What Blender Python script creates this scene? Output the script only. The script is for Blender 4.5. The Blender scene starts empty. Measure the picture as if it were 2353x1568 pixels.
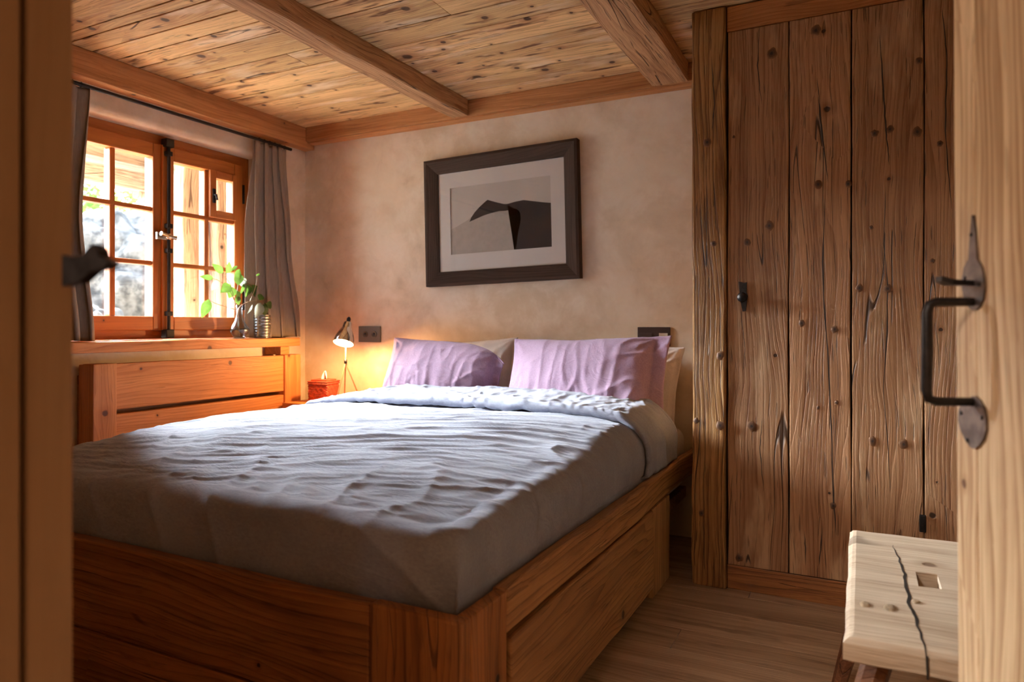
import bpy, bmesh, math, random
from mathutils import Vector, Matrix, noise

random.seed(11)
R = math.radians
SC = bpy.context.scene
COL = SC.collection

# ------------------------------------------------------------------ camera
CAM_H = 1.024
cam_d = bpy.data.cameras.new('camera')
cam = bpy.data.objects.new('camera', cam_d)
COL.objects.link(cam)
cam.location = (0, 0, CAM_H)
cam.rotation_euler = (R(90), 0, R(26.7))
cam_d.sensor_width = 36.0
cam_d.lens = 36.0 * 1598 / 2353
cam_d.shift_y = -34 / 2353
cam_d.clip_start = 0.02
cam_d.dof.use_dof = True
cam_d.dof.focus_distance = 2.5
cam_d.dof.aperture_fstop = 3.0
SC.camera = cam

# ------------------------------------------------------------------ exposure
SC.view_settings.view_transform = 'Standard'
SC.view_settings.look = 'None'
SC.view_settings.gamma = 1.0
SC.view_settings.use_curve_mapping = False
SC.view_settings.exposure = 0.8
SC.cycles.max_bounces = 9
SC.cycles.diffuse_bounces = 5
SC.cycles.adaptive_threshold = 0.02
SC.cycles.sample_clamp_indirect = 6.0
SC.cycles.caustics_reflective = False
SC.cycles.caustics_refractive = False

# ------------------------------------------------------------------ sky
SKY = 9.0
world = bpy.data.worlds.new('sky_world')
SC.world = world
world.use_nodes = True
wn = world.node_tree
bgn = wn.nodes['Background']
tc = wn.nodes.new('ShaderNodeTexCoord')
sep = wn.nodes.new('ShaderNodeSeparateXYZ')
rmp = wn.nodes.new('ShaderNodeValToRGB')
rmp.color_ramp.elements[0].position = 0.45
rmp.color_ramp.elements[0].color = (0.80, 0.86, 0.82, 1)
rmp.color_ramp.elements[1].position = 0.9
rmp.color_ramp.elements[1].color = (0.50, 0.68, 1.0, 1)
mp = wn.nodes.new('ShaderNodeMath'); mp.operation = 'MULTIPLY_ADD'
mp.inputs[1].default_value = 0.5; mp.inputs[2].default_value = 0.5
wn.links.new(tc.outputs['Generated'], sep.inputs[0])
wn.links.new(sep.outputs['Z'], mp.inputs[0])
wn.links.new(mp.outputs[0], rmp.inputs[0])
wn.links.new(rmp.outputs[0], bgn.inputs['Color'])
bgn.inputs['Strength'].default_value = SKY


def lamp(name, kind, loc, energy, color, rot=(0, 0, 0), **kw):
    d = bpy.data.lights.new(name, kind)
    d.energy = energy
    d.color = color
    for k, v in kw.items():
        setattr(d, k, v)
    o = bpy.data.objects.new(name, d)
    COL.objects.link(o)
    o.location = loc
    o.rotation_euler = rot
    return o


# hazy sun low past the eaves, their unseen end cut back to let it in through the window
sun = lamp('sun', 'SUN', (-6, 0, 5), 114.0, (0.88, 0.94, 1.0), angle=R(42))
sun.rotation_euler = Vector((0.86, -0.03, -0.46)).to_track_quat('-Z', 'Y').to_euler()

# daylight portal in the window opening (guides sampling of the sky, no light of its own)
pt = lamp('window_portal', 'AREA', (-3.42, 2.45, 1.49), 1.0, (1, 1, 1), rot=(0, R(-90), 0))
pt.data.shape = 'RECTANGLE'
pt.data.size = 1.08
pt.data.size_y = 1.16
pt.data.cycles.is_portal = True


# ================================================================== helpers
def at(px, py, ax, val):
    """point of the room seen at a place of the photo, on the plane X=val / Y=val / Z=val"""
    s, c = math.sin(R(26.7)), math.cos(R(26.7))
    u = (px - 1176.5) / 1598
    v = (750 - py) / 1598
    X = -s + c * u
    Y = c + s * u
    if ax == 'X':
        t = val / X
    elif ax == 'Y':
        t = val / Y
    else:
        t = (val - CAM_H) / v
    return Vector((X * t, Y * t, CAM_H + v * t))


def srgb(h):
    h = h.lstrip('#')
    out = []
    for i in (0, 2, 4):
        c = int(h[i:i + 2], 16) / 255
        out.append(c / 12.92 if c <= 0.04045 else ((c + 0.055) / 1.055) ** 2.4)
    return (*out, 1.0)


class MB:
    """collects verts and faces, with grain coordinates and a board random per vertex"""

    def __init__(self):
        self.v, self.f, self.g, self.r, self.s, self.m = [], [], [], [], [], []

    def add(self, vs, fs, gs=None, rnd=None, smooth=False, mi=0):
        n = len(self.v)
        rnd = random.random() if rnd is None else rnd
        self.v += [tuple(p) for p in vs]
        self.g += [tuple(p) for p in (gs or vs)]
        self.r += [rnd] * len(vs)
        for f in fs:
            self.f.append(tuple(i + n for i in f))
            self.s.append(smooth)
            self.m.append(mi)
        return self

    def build(self, name, mat, parent=None, loc=None):
        me = bpy.data.meshes.new(name)
        if loc is None:
            loc = (0, 0, 0)
            if parent is not None:
                loc = parent.get('_w', parent.location)
        L = Vector(loc)
        me.from_pydata([tuple(Vector(p) - L) for p in self.v], [], self.f)
        a = me.attributes.new('gc', 'FLOAT_VECTOR', 'POINT')
        flat = [c for p in self.g for c in p]
        a.data.foreach_set('vector', flat)
        b = me.attributes.new('rnd', 'FLOAT', 'POINT')
        b.data.foreach_set('value', self.r)
        me.polygons.foreach_set('use_smooth', self.s)
        me.update()
        for q in (mat if isinstance(mat, (list, tuple)) else [mat]):
            me.materials.append(q)
        me.polygons.foreach_set('material_index', self.m)
        o = bpy.data.objects.new(name, me)
        COL.objects.link(o)
        if parent is not None:
            o.parent = parent
            pw = Vector(parent.get('_w', parent.location))
            o.location = L - pw
        else:
            o.location = L
        o['_w'] = tuple(L)
        return o


def empty(name, loc, label, cat, group=None, kind=None):
    o = bpy.data.objects.new(name, None)
    COL.objects.link(o)
    o.empty_display_size = 0.05
    o.location = loc
    o['_w'] = tuple(loc)
    tag(o, label, cat, group, kind)
    return o


def tag(o, label=None, cat=None, group=None, kind=None):
    if label: o['label'] = label
    if cat: o['category'] = cat
    if group: o['group'] = group
    if kind: o['kind'] = kind
    return o


def structure(o, label=None, cat=None):
    return tag(o, label, cat, None, 'structure')


def board(mb, lo, hi, grain='Z', bevel=0.004, wob=0.0, seg=0.12, mat4=None, rnd=None, rough_edge=0.0):
    """old timber: a bevelled box cut along the grain, with slightly uneven faces"""
    lo = Vector(lo); hi = Vector(hi)
    d = hi - lo
    bm = bmesh.new()
    bmesh.ops.create_cube(bm, size=1.0)
    cen = (lo + hi) / 2
    for v in bm.verts:
        v.co = Vector((v.co.x * d.x, v.co.y * d.y, v.co.z * d.z)) + cen
    bv = min(bevel, min(d) * 0.35)
    if bv > 0.0005:
        bmesh.ops.bevel(bm, geom=list(bm.edges), offset=bv, segments=2, profile=0.6, affect='EDGES')
    gi = 'XYZ'.index(grain)
    if wob > 0:
        n = max(1, int(d[gi] / seg))
        no = Vector((0, 0, 0)); no[gi] = 1
        for k in range(1, n):
            p = Vector(cen); p[gi] = lo[gi] + d[gi] * k / n
            bmesh.ops.bisect_plane(bm, geom=list(bm.verts) + list(bm.edges) + list(bm.faces), plane_co=p, plane_no=no)
    off = Vector((random.uniform(0, 60), random.uniform(0, 60), random.uniform(0, 60)))
    oth = [i for i in range(3) if i != gi]
    if d[oth[0]] < d[oth[1]]:
        oth = oth[::-1]
    gs, vs = [], []
    for v in bm.verts:
        c = v.co.copy()
        gs.append((c[gi] + off[0], c[oth[0]] + .83 * c[oth[1]] + off[1], c[oth[1]] + off[2]))
        if wob > 0:
            q = c * 1.0
            q[gi] *= 1.0
            n3 = noise.noise_vector(Vector((q.x * 3.1, q.y * 3.1, q.z * 3.1)) + off)
            n3b = noise.noise_vector(Vector((q.x * 14, q.y * 14, q.z * 14)) + off)
            dd = n3 * wob + n3b * wob * 0.45
            dd[gi] *= 0.3
            c = c + dd
        if mat4 is not None:
            c = mat4 @ c
        vs.append(c)
    bm.verts.index_update()
    fs = [[v.index for v in f.verts] for f in bm.faces]
    bm.free()
    mb.add(vs, fs, gs, rnd)
    return mb


def tube(mb, pts, rad, n=10, cap=True, smooth=True):
    pts = [Vector(p) for p in pts]
    m = len(pts)
    rr = rad if isinstance(rad, (list, tuple)) else [rad] * m
    vs, fs = [], []
    prev = None
    for i, p in enumerate(pts):
        t = (pts[min(i + 1, m - 1)] - pts[max(i - 1, 0)]).normalized()
        if prev is None:
            a = t.orthogonal().normalized()
        else:
            a = (prev - t * prev.dot(t)).normalized()
        prev = a
        b = t.cross(a)
        for k in range(n):
            w = 2 * math.pi * k / n
            vs.append(p + (a * math.cos(w) + b * math.sin(w)) * rr[i])
    for i in range(m - 1):
        for k in range(n):
            k2 = (k + 1) % n
            fs.append((i * n + k, i * n + k2, (i + 1) * n + k2, (i + 1) * n + k))
    mb.add(vs, fs, smooth=smooth)
    if cap:
        mb.add(vs[:n], [tuple(range(n))[::-1]])
        mb.add(vs[-n:], [tuple(range(n))])
    return mb


def lathe(mb, prof, cen, axis=(0, 0, 1), n=32, smooth=True, ribs=0, ribamp=0):
    ax = Vector(axis).normalized()
    a = ax.orthogonal().normalized(); b = ax.cross(a)
    cen = Vector(cen)
    vs, fs = [], []
    for (r, h) in prof:
        for k in range(n):
            w = 2 * math.pi * k / n
            rr = r * (1 + (ribamp * math.cos(ribs * w) if ribs else 0))
            vs.append(cen + ax * h + (a * math.cos(w) + b * math.sin(w)) * rr)
    for i in range(len(prof) - 1):
        for k in range(n):
            k2 = (k + 1) % n
            fs.append((i * n + k, i * n + k2, (i + 1) * n + k2, (i + 1) * n + k))
    mb.add(vs, fs, smooth=smooth)
    return mb


def plate(mb, outline, origin, ux, uy, un, th):
    """extruded outline: outline points (a,b) in the plane ux,uy; thickness th along un"""
    o = Vector(origin); ux = Vector(ux); uy = Vector(uy); un = Vector(un)
    n = len(outline)
    vs = [o + ux * a + uy * b for a, b in outline] + [o + ux * a + uy * b + un * th for a, b in outline]
    fs = [tuple(range(n))[::-1], tuple(range(n, 2 * n))]
    for k in range(n):
        k2 = (k + 1) % n
        fs.append((k, k2, n + k2, n + k))
    mb.add(vs, fs)
    return mb


def add_knot(mb, c, r, ux, uy, un, long=1.15, mi=1):
    """a hard knot standing a hair proud of the worn board"""
    c = Vector(c); ux = Vector(ux); uy = Vector(uy); un = Vector(un)
    n, rings = 20, [0.0, .35, .7, 1.0]
    sd = random.uniform(0, 99)
    vs, gs, fs = [c + un * .0012], [(0, sd, 0)], []
    for q in rings[1:]:
        for k in range(n):
            w = 2 * math.pi * k / n
            rr = r * q * (1 + .35 * noise.noise(Vector((math.cos(w) * 1.3, math.sin(w) * 1.3, sd))) * q)
            h = .0012 if q < .9 else -.0012
            vs.append(c + ux * rr * math.cos(w) + uy * rr * long * math.sin(w) + un * h)
            gs.append((q, sd, w))
    for k in range(n):
        fs.append((0, 1 + k, 1 + (k + 1) % n))
        for j in range(len(rings) - 2):
            a = 1 + j * n
            fs.append((a + k, a + n + k, a + n + (k + 1) % n, a + (k + 1) % n))
    mb.add(vs, fs, gs, smooth=True, mi=mi)


def add_crack(mb, pts, w, un, side, mi=1):
    """an open drying crack: a thin dark sliver following the board"""
    P = [Vector(p) for p in pts]
    Q = []
    for a, b in zip(P, P[1:]):
        for k in range(8):
            Q.append(a.lerp(b, k / 8))
    Q.append(P[-1])
    sd = random.uniform(0, 99)
    n = len(Q)
    vs, gs = [], []
    for k, p in enumerate(Q):
        t = k / (n - 1)
        ww = w * (math.sin(math.pi * min(1, max(0, t))) ** .5 * (.65 + .6 * noise.noise(Vector((t * 9, sd, 0)))) + .08)
        j = side * (.0022 * noise.noise(Vector((t * 14, sd, 3))))
        vs += [p + j - side * ww, p + j + side * ww]
        gs += [(0, sd, 0)] * 2
    vs = [Vector(v) + Vector(un) * .0008 for v in vs]
    mb.add(vs, [(2 * k, 2 * k + 1, 2 * k + 3, 2 * k + 2) for k in range(n - 1)], gs, mi=mi)


def grid_faces(nu, nv):
    return [(j * nu + i, j * nu + i + 1, (j + 1) * nu + i + 1, (j + 1) * nu + i)
            for j in range(nv - 1) for i in range(nu - 1)]


# ================================================================== materials
class NT:
    def __init__(self, name):
        self.m = bpy.data.materials.new(name)
        self.m.use_nodes = True
        self.t = self.m.node_tree
        self.b = self.t.nodes['Principled BSDF']
        self.out = self.t.nodes['Material Output']

    def n(self, typ, **kw):
        x = self.t.nodes.new(typ)
        for k, v in kw.items():
            setattr(x, k, v)
        return x

    def l(self, a, b):
        self.t.links.new(a, b)

    def setin(self, sock, v):
        if isinstance(v, (int, float, tuple)):
            sock.default_value = v
        else:
            self.l(v, sock)

    def math(self, op, a, b=None, c=None, clamp=False):
        x = self.n('ShaderNodeMath', operation=op)
        x.use_clamp = clamp
        for i, v in enumerate((a, b, c)):
            if v is not None:
                self.setin(x.inputs[i], v)
        return x.outputs[0]

    def comb(self, a, b, c):
        x = self.n('ShaderNodeCombineXYZ')
        for i, v in enumerate((a, b, c)):
            self.setin(x.inputs[i], v)
        return x.outputs[0]

    def noise(self, vec, scale=1.0, detail=2.0, rough=0.5, dist=0.0, col=False):
        x = self.n('ShaderNodeTexNoise')
        if vec is not None:
            self.l(vec, x.inputs['Vector'])
        x.inputs['Scale'].default_value = scale
        x.inputs['Detail'].default_value = detail
        x.inputs['Roughness'].default_value = rough
        x.inputs['Distortion'].default_value = dist
        return x.outputs['Color' if col else 'Fac']

    def mix(self, fac, a, b, mode='MIX'):
        x = self.n('ShaderNodeMix', data_type='RGBA', blend_type=mode)
        x.clamp_factor = True
        self.setin(x.inputs[0], fac)
        self.setin(x.inputs[6], a)
        self.setin(x.inputs[7], b)
        return x.outputs[2]

    def smooth(self, v, lo, hi, a=0.0, b=1.0):
        x = self.n('ShaderNodeMapRange', interpolation_type='SMOOTHSTEP')
        self.setin(x.inputs['Value'], v)
        self.setin(x.inputs['From Min'], lo)
        self.setin(x.inputs['From Max'], hi)
        x.inputs['To Min'].default_value = a
        x.inputs['To Max'].default_value = b
        return x.outputs[0]

    def bump(self, h, strength=0.5, dist=0.002):
        x = self.n('ShaderNodeBump')
        x.inputs['Strength'].default_value = strength
        x.inputs['Distance'].default_value = dist
        self.l(h, x.inputs['Height'])
        self.l(x.outputs[0], self.b.inputs['Normal'])


def wood(name, light, dark, knotc, knots=0.5, cracks=0.5, ring=0.6, fibre=0.5, rough=0.6, bump=0.5, var=0.25,
         ksize=1.0, stain=0.0, stainc='#3a2010', pale=None, paleamt=0.0, ringf=55.0, spec=0.3):
    N = NT(name)
    att = N.n('ShaderNodeAttribute', attribute_name='gc')
    rn = N.n('ShaderNodeAttribute', attribute_name='rnd').outputs['Fac']
    sp = N.n('ShaderNodeSeparateXYZ')
    N.l(att.outputs['Vector'], sp.inputs[0])
    a, b, d = sp.outputs
    # knots
    kx, ky = 2.6, 6.5
    vor = N.n('ShaderNodeTexVoronoi', voronoi_dimensions='2D', feature='F1')
    vor.inputs['Scale'].default_value = 1.0
    N.l(N.comb(N.math('MULTIPLY', a, kx), N.math('MULTIPLY', b, ky), 0.0), vor.inputs['Vector'])
    ps = N.n('ShaderNodeSeparateXYZ'); N.l(vor.outputs['Position'], ps.inputs[0])
    cs = N.n('ShaderNodeSeparateColor'); N.l(vor.outputs['Color'], cs.inputs[0])
    da = N.math('DIVIDE', N.math('SUBTRACT', N.math('MULTIPLY', a, kx), ps.outputs[0]), kx)
    db = N.math('DIVIDE', N.math('SUBTRACT', N.math('MULTIPLY', b, ky), ps.outputs[1]), ky)
    has = N.math('LESS_THAN', cs.outputs[1], knots)
    rad = N.math('MULTIPLY', N.math('MULTIPLY_ADD', N.math('POWER', cs.outputs[0], 2.0), 0.012 * ksize, 0.004 * ksize), has)
    nz = N.noise(N.comb(N.math('MULTIPLY', a, 60.0), N.math('MULTIPLY', b, 60.0), d), 1.0, 2.0)
    dist = N.math('SQRT', N.math('ADD', N.math('MULTIPLY', da, da), N.math('MULTIPLY', db, db)))
    dist = N.math('ADD', dist, N.math('MULTIPLY_ADD', nz, 0.008, -0.004))
    radp = N.math('ADD', rad, 0.0001)
    kmask = N.math('MULTIPLY', N.smooth(N.math('DIVIDE', dist, radp), 0.65, 1.25, 1.0, 0.0), has)
    halo = N.math('MULTIPLY', N.smooth(N.math('DIVIDE', dist, radp), 1.0, 3.6, 1.0, 0.0), has)
    # grain flowing round the knots
    d2 = N.math('ADD', N.math('MULTIPLY', N.math('MULTIPLY', da, da), 0.10), N.math('MULTIPLY', db, db))
    R2 = N.math('MULTIPLY', N.math('MULTIPLY', radp, radp), 4.5)
    infl = N.math('DIVIDE', R2, N.math('ADD', d2, R2))
    n1 = N.noise(N.comb(N.math('MULTIPLY', a, 1.1), N.math('MULTIPLY', b, 3.5), N.math('MULTIPLY', d, 3.0)), 1.0, 2.0)
    g = N.math('ADD', b, N.math('MULTIPLY_ADD', n1, 0.10, -0.05))
    g = N.math('SUBTRACT', g, N.math('MULTIPLY', N.math('MULTIPLY', db, infl), 0.92))
    # growth rings
    rw = N.noise(N.comb(N.math('MULTIPLY', a, 0.7), N.math('MULTIPLY', g, 7.0), N.math('MULTIPLY', d, 7.0)), 1.0, 2.0)
    ph = N.math('ADD', N.math('MULTIPLY', g, ringf), N.math('MULTIPLY', rw, 9.0))
    saw = N.math('FRACT', ph)
    late = N.math('MULTIPLY', N.math('POWER', saw, 2.5), N.smooth(saw, 0.9, 1.0, 1.0, 0.0))
    band = N.noise(N.comb(N.math('MULTIPLY', a, 0.9), N.math('MULTIPLY', g, 22.0), N.math('MULTIPLY', d, 15.0)), 1.0, 3.0)
    fib = N.noise(N.comb(N.math('MULTIPLY', a, 5.0), N.math('MULTIPLY', g, 260.0), N.math('MULTIPLY', d, 200.0)), 1.0, 3.0, 0.65)
    blot = N.noise(N.comb(N.math('MULTIPLY', a, 2.2), N.math('MULTIPLY', b, 9.0), N.math('MULTIPLY', d, 9.0)), 1.0, 4.0, 0.6)
    bandm = N.smooth(band, 0.35, 0.68)
    f = N.math('ADD', N.math('MULTIPLY', bandm, 0.45), N.math('MULTIPLY', late, ring))
    f = N.math('ADD', f, N.math('MULTIPLY', N.math('SUBTRACT', N.smooth(fib, 0.3, 0.75), 0.4), fibre))
    f = N.math('ADD', f, N.math('MULTIPLY', N.math('SUBTRACT', blot, 0.5), 0.9), clamp=True)
    c = N.mix(f, srgb(light), srgb(dark))
    if pale:
        pm = N.smooth(blot, 0.52, 0.72, 0.0, paleamt)
        c = N.mix(pm, c, srgb(pale))
    # board to board difference
    vv = N.math('MULTIPLY_ADD', rn, var * 2, 1 - var)
    c = N.mix(1.0, c, N.comb(vv, vv, N.math('POWER', vv, 1.15)), 'MULTIPLY')
    if stain > 0:
        st = N.noise(N.comb(N.math('MULTIPLY', a, 4.0), N.math('MULTIPLY', b, 22.0), N.math('MULTIPLY', d, 20.0)), 1.0, 3.0, 0.6)
        stm = N.smooth(st, 0.58, 0.72, 0.0, stain)
        c = N.mix(stm, c, srgb(stainc))
    c = N.mix(N.math('MULTIPLY', halo, 0.45), c, srgb(dark))
    c = N.mix(N.math('MULTIPLY', kmask, 0.9), c, srgb(knotc))
    # drying cracks
    cn = N.noise(N.comb(N.math('MULTIPLY', a, 0.55), N.math('MULTIPLY', g, 15.0), rn), 1.0, 0.0)
    cn2 = N.noise(N.comb(N.math('MULTIPLY', a, 6.0), N.math('MULTIPLY', g, 3.0), rn), 1.0, 1.0)
    cw = N.math('ABSOLUTE', N.math('SUBTRACT', cn, 0.5))
    cm = N.math('MULTIPLY', N.smooth(cw, 0.0015, 0.006, 1.0, 0.0), N.smooth(cn2, 0.62 - 0.2 * cracks, 0.70 - 0.2 * cracks))
    # short hairline checks
    hn = N.noise(N.comb(N.math('MULTIPLY', a, 7.0), N.math('MULTIPLY', g, 120.0), N.math('ADD', rn, d)), 1.0, 1.0)
    hm = N.smooth(hn, 0.70 - 0.03 * cracks, 0.76 - 0.03 * cracks)
    cr = N.math('MULTIPLY', N.math('MAXIMUM', cm, N.math('MULTIPLY', hm, 0.55)), min(1.0, cracks * 1.6), clamp=True)
    c = N.mix(N.math('MULTIPLY', cr, 0.85), c, srgb('#2a160a'))
    N.l(c, N.b.inputs['Base Color'])
    h = N.math('MULTIPLY_ADD', late, -0.35, N.math('MULTIPLY', fib, 0.5))
    h = N.math('ADD', h, N.math('MULTIPLY', band, -0.8))
    h = N.math('SUBTRACT', h, N.math('MULTIPLY', cr, 1.6))
    h = N.math('SUBTRACT', h, N.math('MULTIPLY', kmask, 0.5))
    N.bump(h, bump, 0.004)
    N.b.inputs['Roughness'].default_value = rough
    N.b.inputs['Specular IOR Level'].default_value = spec
    return N.m


def plain(name, col, rough=0.5, metal=0.0, nscale=0, namt=0.0, bump=0.0, bscale=100, **kw):
    N = NT(name)
    tcn = N.n('ShaderNodeTexCoord').outputs['Object']
    if namt > 0:
        f = N.noise(tcn, nscale, 3.0, 0.6)
        c0 = srgb(col)
        dk = tuple(x * (1 - namt) for x in c0[:3]) + (1,)
        lt = tuple(min(1, x * (1 + namt)) for x in c0[:3]) + (1,)
        N.l(N.mix(N.smooth(f, 0.3, 0.7), dk, lt), N.b.inputs['Base Color'])
    else:
        N.b.inputs['Base Color'].default_value = srgb(col)
    if bump > 0:
        N.bump(N.noise(tcn, bscale, 3.0, 0.6), bump, 0.002)
    N.b.inputs['Roughness'].default_value = rough
    N.b.inputs['Metallic'].default_value = metal
    for k, v in kw.items():
        N.b.inputs[k.replace('_', ' ')].default_value = v
    return N.m


def fabric(name, col, col2, weave=900, bump=0.25, wr=0.5, sheen=0.25, wscale=9.0, stretch=(1, 1, 1)):
    N = NT(name)
    tcn = N.n('ShaderNodeTexCoord').outputs['Object']
    mpn = N.n('ShaderNodeMapping'); mpn.inputs['Scale'].default_value = stretch
    N.l(tcn, mpn.inputs[0])
    f1 = N.noise(mpn.outputs[0], 4.0, 4.0, 0.6)
    f2 = N.noise(mpn.outputs[0], 160.0, 2.0, 0.6)
    f = N.math('ADD', N.math('MULTIPLY', f1, 0.6), N.math('MULTIPLY', f2, 0.4))
    N.l(N.mix(N.smooth(f, 0.35, 0.65), srgb(col), srgb(col2)), N.b.inputs['Base Color'])
    w1 = N.noise(mpn.outputs[0], wscale, 4.0, 0.55, 1.2)
    ridge = N.math('ABSOLUTE', N.math('SUBTRACT', w1, 0.5))
    ridge = N.math('SUBTRACT', 0.12, N.math('MINIMUM', ridge, 0.12))
    w3 = N.noise(mpn.outputs[0], weave, 1.0)
    h = N.math('ADD', N.math('MULTIPLY', ridge, 5.0 * wr), N.math('MULTIPLY', w3, 0.12))
    N.bump(h, bump, 0.01)
    N.b.inputs['Roughness'].default_value = 0.85
    N.b.inputs['Sheen Weight'].default_value = sheen
    N.b.inputs['Specular IOR Level'].default_value = 0.15
    return N.m


def glass_mat(name, tint=(0.97, 0.99, 0.98, 1), ior=1.45, rough=0.0, gain=1.0):
    """thin glass: clear, with a Fresnel reflection"""
    N = NT(name)
    N.t.nodes.remove(N.b)
    tr = N.n('ShaderNodeBsdfTransparent'); tr.inputs[0].default_value = tint
    gl = N.n('ShaderNodeBsdfGlossy'); gl.inputs['Roughness'].default_value = rough
    ge = N.n('ShaderNodeNewGeometry')
    dt = N.n('ShaderNodeVectorMath', operation='DOT_PRODUCT')
    N.l(ge.outputs['Normal'], dt.inputs[0]); N.l(ge.outputs['Incoming'], dt.inputs[1])
    f0 = ((ior - 1) / (ior + 1)) ** 2
    fr = N.math('MULTIPLY_ADD', N.math('POWER', N.math('SUBTRACT', 1.0, N.math('ABSOLUTE', dt.outputs['Value'])), 5.0), 1 - f0, f0)
    mx = N.n('ShaderNodeMixShader')
    N.l(N.math('MULTIPLY', fr, gain, clamp=True), mx.inputs[0])
    N.l(tr.outputs[0], mx.inputs[1])
    N.l(gl.outputs[0], mx.inputs[2])
    N.l(mx.outputs[0], N.out.inputs['Surface'])
    return N.m


M = {}
M['ceiling'] = wood('old_ceiling_boards', '#e2ba80', '#935c34', '#34190c', knots=0.85, cracks=0.8, ring=0.35, fibre=0.4,
                    rough=0.62, bump=0.5, var=0.16, stain=0.9, stainc='#5c3016', pale='#ecd2ac', paleamt=0.85, ksize=1.6)
M['beam'] = wood('ceiling_beam_wood', '#c99a6c', '#8a5a34', '#33190b', knots=0.0, cracks=1.0, ring=0.5, fibre=0.5,
                 rough=0.7, bump=0.9, var=0.10, stain=0.3, stainc='#5a3016')
M['trim'] = wood('ceiling_trim_wood', '#c08552', '#8c5428', '#33190b', knots=0.3, cracks=0.3, ring=0.35, fibre=0.4,
                 rough=0.65, bump=0.5, var=0.06, stain=0.3, stainc='#6a3818')
M['wardrobe'] = wood('wardrobe_old_spruce', '#b0845f', '#784b2c', '#2c1a10', knots=0.2, cracks=0.75, ring=0.5, fibre=0.5,
                     rough=0.55, bump=0.9, var=0.08, stain=0.2, stainc='#5e3418', pale='#cba680', paleamt=0.8)
M['post'] = wood('wardrobe_post_wood', '#b0804a', '#6e431c', '#2c1a10', knots=0.0, cracks=0.9, ring=0.9, fibre=0.6,
                 rough=0.6, bump=1.2, var=0.08, stain=0.4, stainc='#5e3414', pale='#c8965e', paleamt=0.5)
M['bed'] = wood('bed_frame_wood', '#bc8a58', '#7e5230', '#2a1408', knots=0.45, cracks=0.5, ring=0.75, fibre=0.35,
                rough=0.5, bump=0.7, var=0.08, stain=0.35, stainc='#5a2c10', ringf=42)
M['bedfoot'] = wood('bed_foot_wood', '#ac713f', '#6c4122', '#241006', knots=0.45, cracks=0.4, ring=0.6, fibre=0.4,
                    rough=0.5, bump=0.6, var=0.06, stain=0.5, stainc='#48200a')
M['larch'] = wood('orange_larch', '#cf8448', '#a85f2a', '#4a2410', knots=0.4, cracks=0.3, ring=0.55, fibre=0.3,
                  rough=0.5, bump=0.4, var=0.06)
M['windowwood'] = wood('window_wood', '#b8692c', '#934b1a', '#4a2410', knots=0.06, cracks=0.0, ring=0.3, fibre=0.3,
                       rough=0.4, bump=0.15, var=0.04, spec=0.4)
M['door'] = wood('pale_door_wood', '#d8b992', '#9c7550', '#5c3a24', knots=0.7, cracks=0.3, ring=0.8, fibre=0.5,
                 rough=0.6, bump=0.4, var=0.05, ksize=1.1)
M['jamb'] = wood('door_frame_wood', '#a1805f', '#8c6b49', '#6a4428', knots=0.0, cracks=0.0, ring=0.2, fibre=0.15,
                 rough=0.6, bump=0.2, var=0.06)
M['stool'] = wood('stool_seat_wood', '#cdb79e', '#a08468', '#6e5440', knots=0.3, cracks=0.35, ring=0.35, fibre=0.6,
                  rough=0.75, bump=0.8, var=0.04, stain=0.25, stainc='#8a6e54')
M['stoolleg'] = wood('stool_leg_wood', '#86583a', '#5a3420', '#2a160c', knots=0.2, cracks=0.4, ring=0.5, fibre=0.6,
                     rough=0.65, bump=0.7, var=0.05)
M['floor'] = wood('oak_floor_boards', '#b4977a', '#7c6046', '#4c3524', knots=0.3, cracks=0.2, ring=0.4, fibre=0.4,
                  rough=0.5, bump=0.3, var=0.10, stain=0.45, stainc='#5a422c')
M['outwood'] = wood('weathered_outdoor_timber', '#9a8370', '#5e4838', '#241810', knots=0.35, cracks=0.9, ring=0.6,
                    fibre=0.5, rough=0.8, bump=1.0, var=0.12, stain=0.5, stainc='#40281a', pale='#c4a88c', paleamt=0.6)

N = NT('knot_wood')
_a = N.n('ShaderNodeAttribute', attribute_name='gc')
_s = N.n('ShaderNodeSeparateXYZ'); N.l(_a.outputs['Vector'], _s.inputs[0])
_nz = N.noise(N.n('ShaderNodeTexCoord').outputs['Object'], 220.0, 2.0)
_q = N.math('ADD', _s.outputs[0], N.math('MULTIPLY_ADD', _nz, 0.3, -0.15))
_c = N.mix(N.smooth(_q, 0.15, 0.45), srgb('#26160d'), srgb('#55351f'))
_c = N.mix(N.smooth(_q, 0.55, 0.95), _c, srgb('#7c5432'))
N.l(_c, N.b.inputs['Base Color'])
N.b.inputs['Roughness'].default_value = 0.55
M['knot'] = N.m
M['stoolknot'] = plain('faded_stool_knots', '#9c8468', 0.8, 0, 120, 0.3)

# plaster: lime wash with soft clouds of tone and trowel marks
N = NT('lime_plaster')
tcn = N.n('ShaderNodeTexCoord').outputs['Object']
p1 = N.noise(tcn, 1.6, 5.0, 0.62, 0.6)
p2 = N.noise(tcn, 5.5, 5.0, 0.65, 0.3)
c = N.mix(N.smooth(p1, 0.35, 0.65), srgb('#d2bb9e'), srgb('#e4d1b8'))
c = N.mix(N.smooth(p2, 0.40, 0.68, 0.0, 0.55), c, srgb('#eee0cc'))
c = N.mix(N.smooth(p2, 0.22, 0.42, 0.35, 0.0), c, srgb('#ab9072'))
N.l(c, N.b.inputs['Base Color'])
N.b.inputs['Roughness'].default_value = 0.8
N.b.inputs['Specular IOR Level'].default_value = 0.25
N.bump(N.math('ADD', N.noise(tcn, 9.0, 5.0, 0.6), N.math('MULTIPLY', N.noise(tcn, 60.0, 2.0), 0.15)), 0.25, 0.012)
M['plaster'] = N.m

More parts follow.
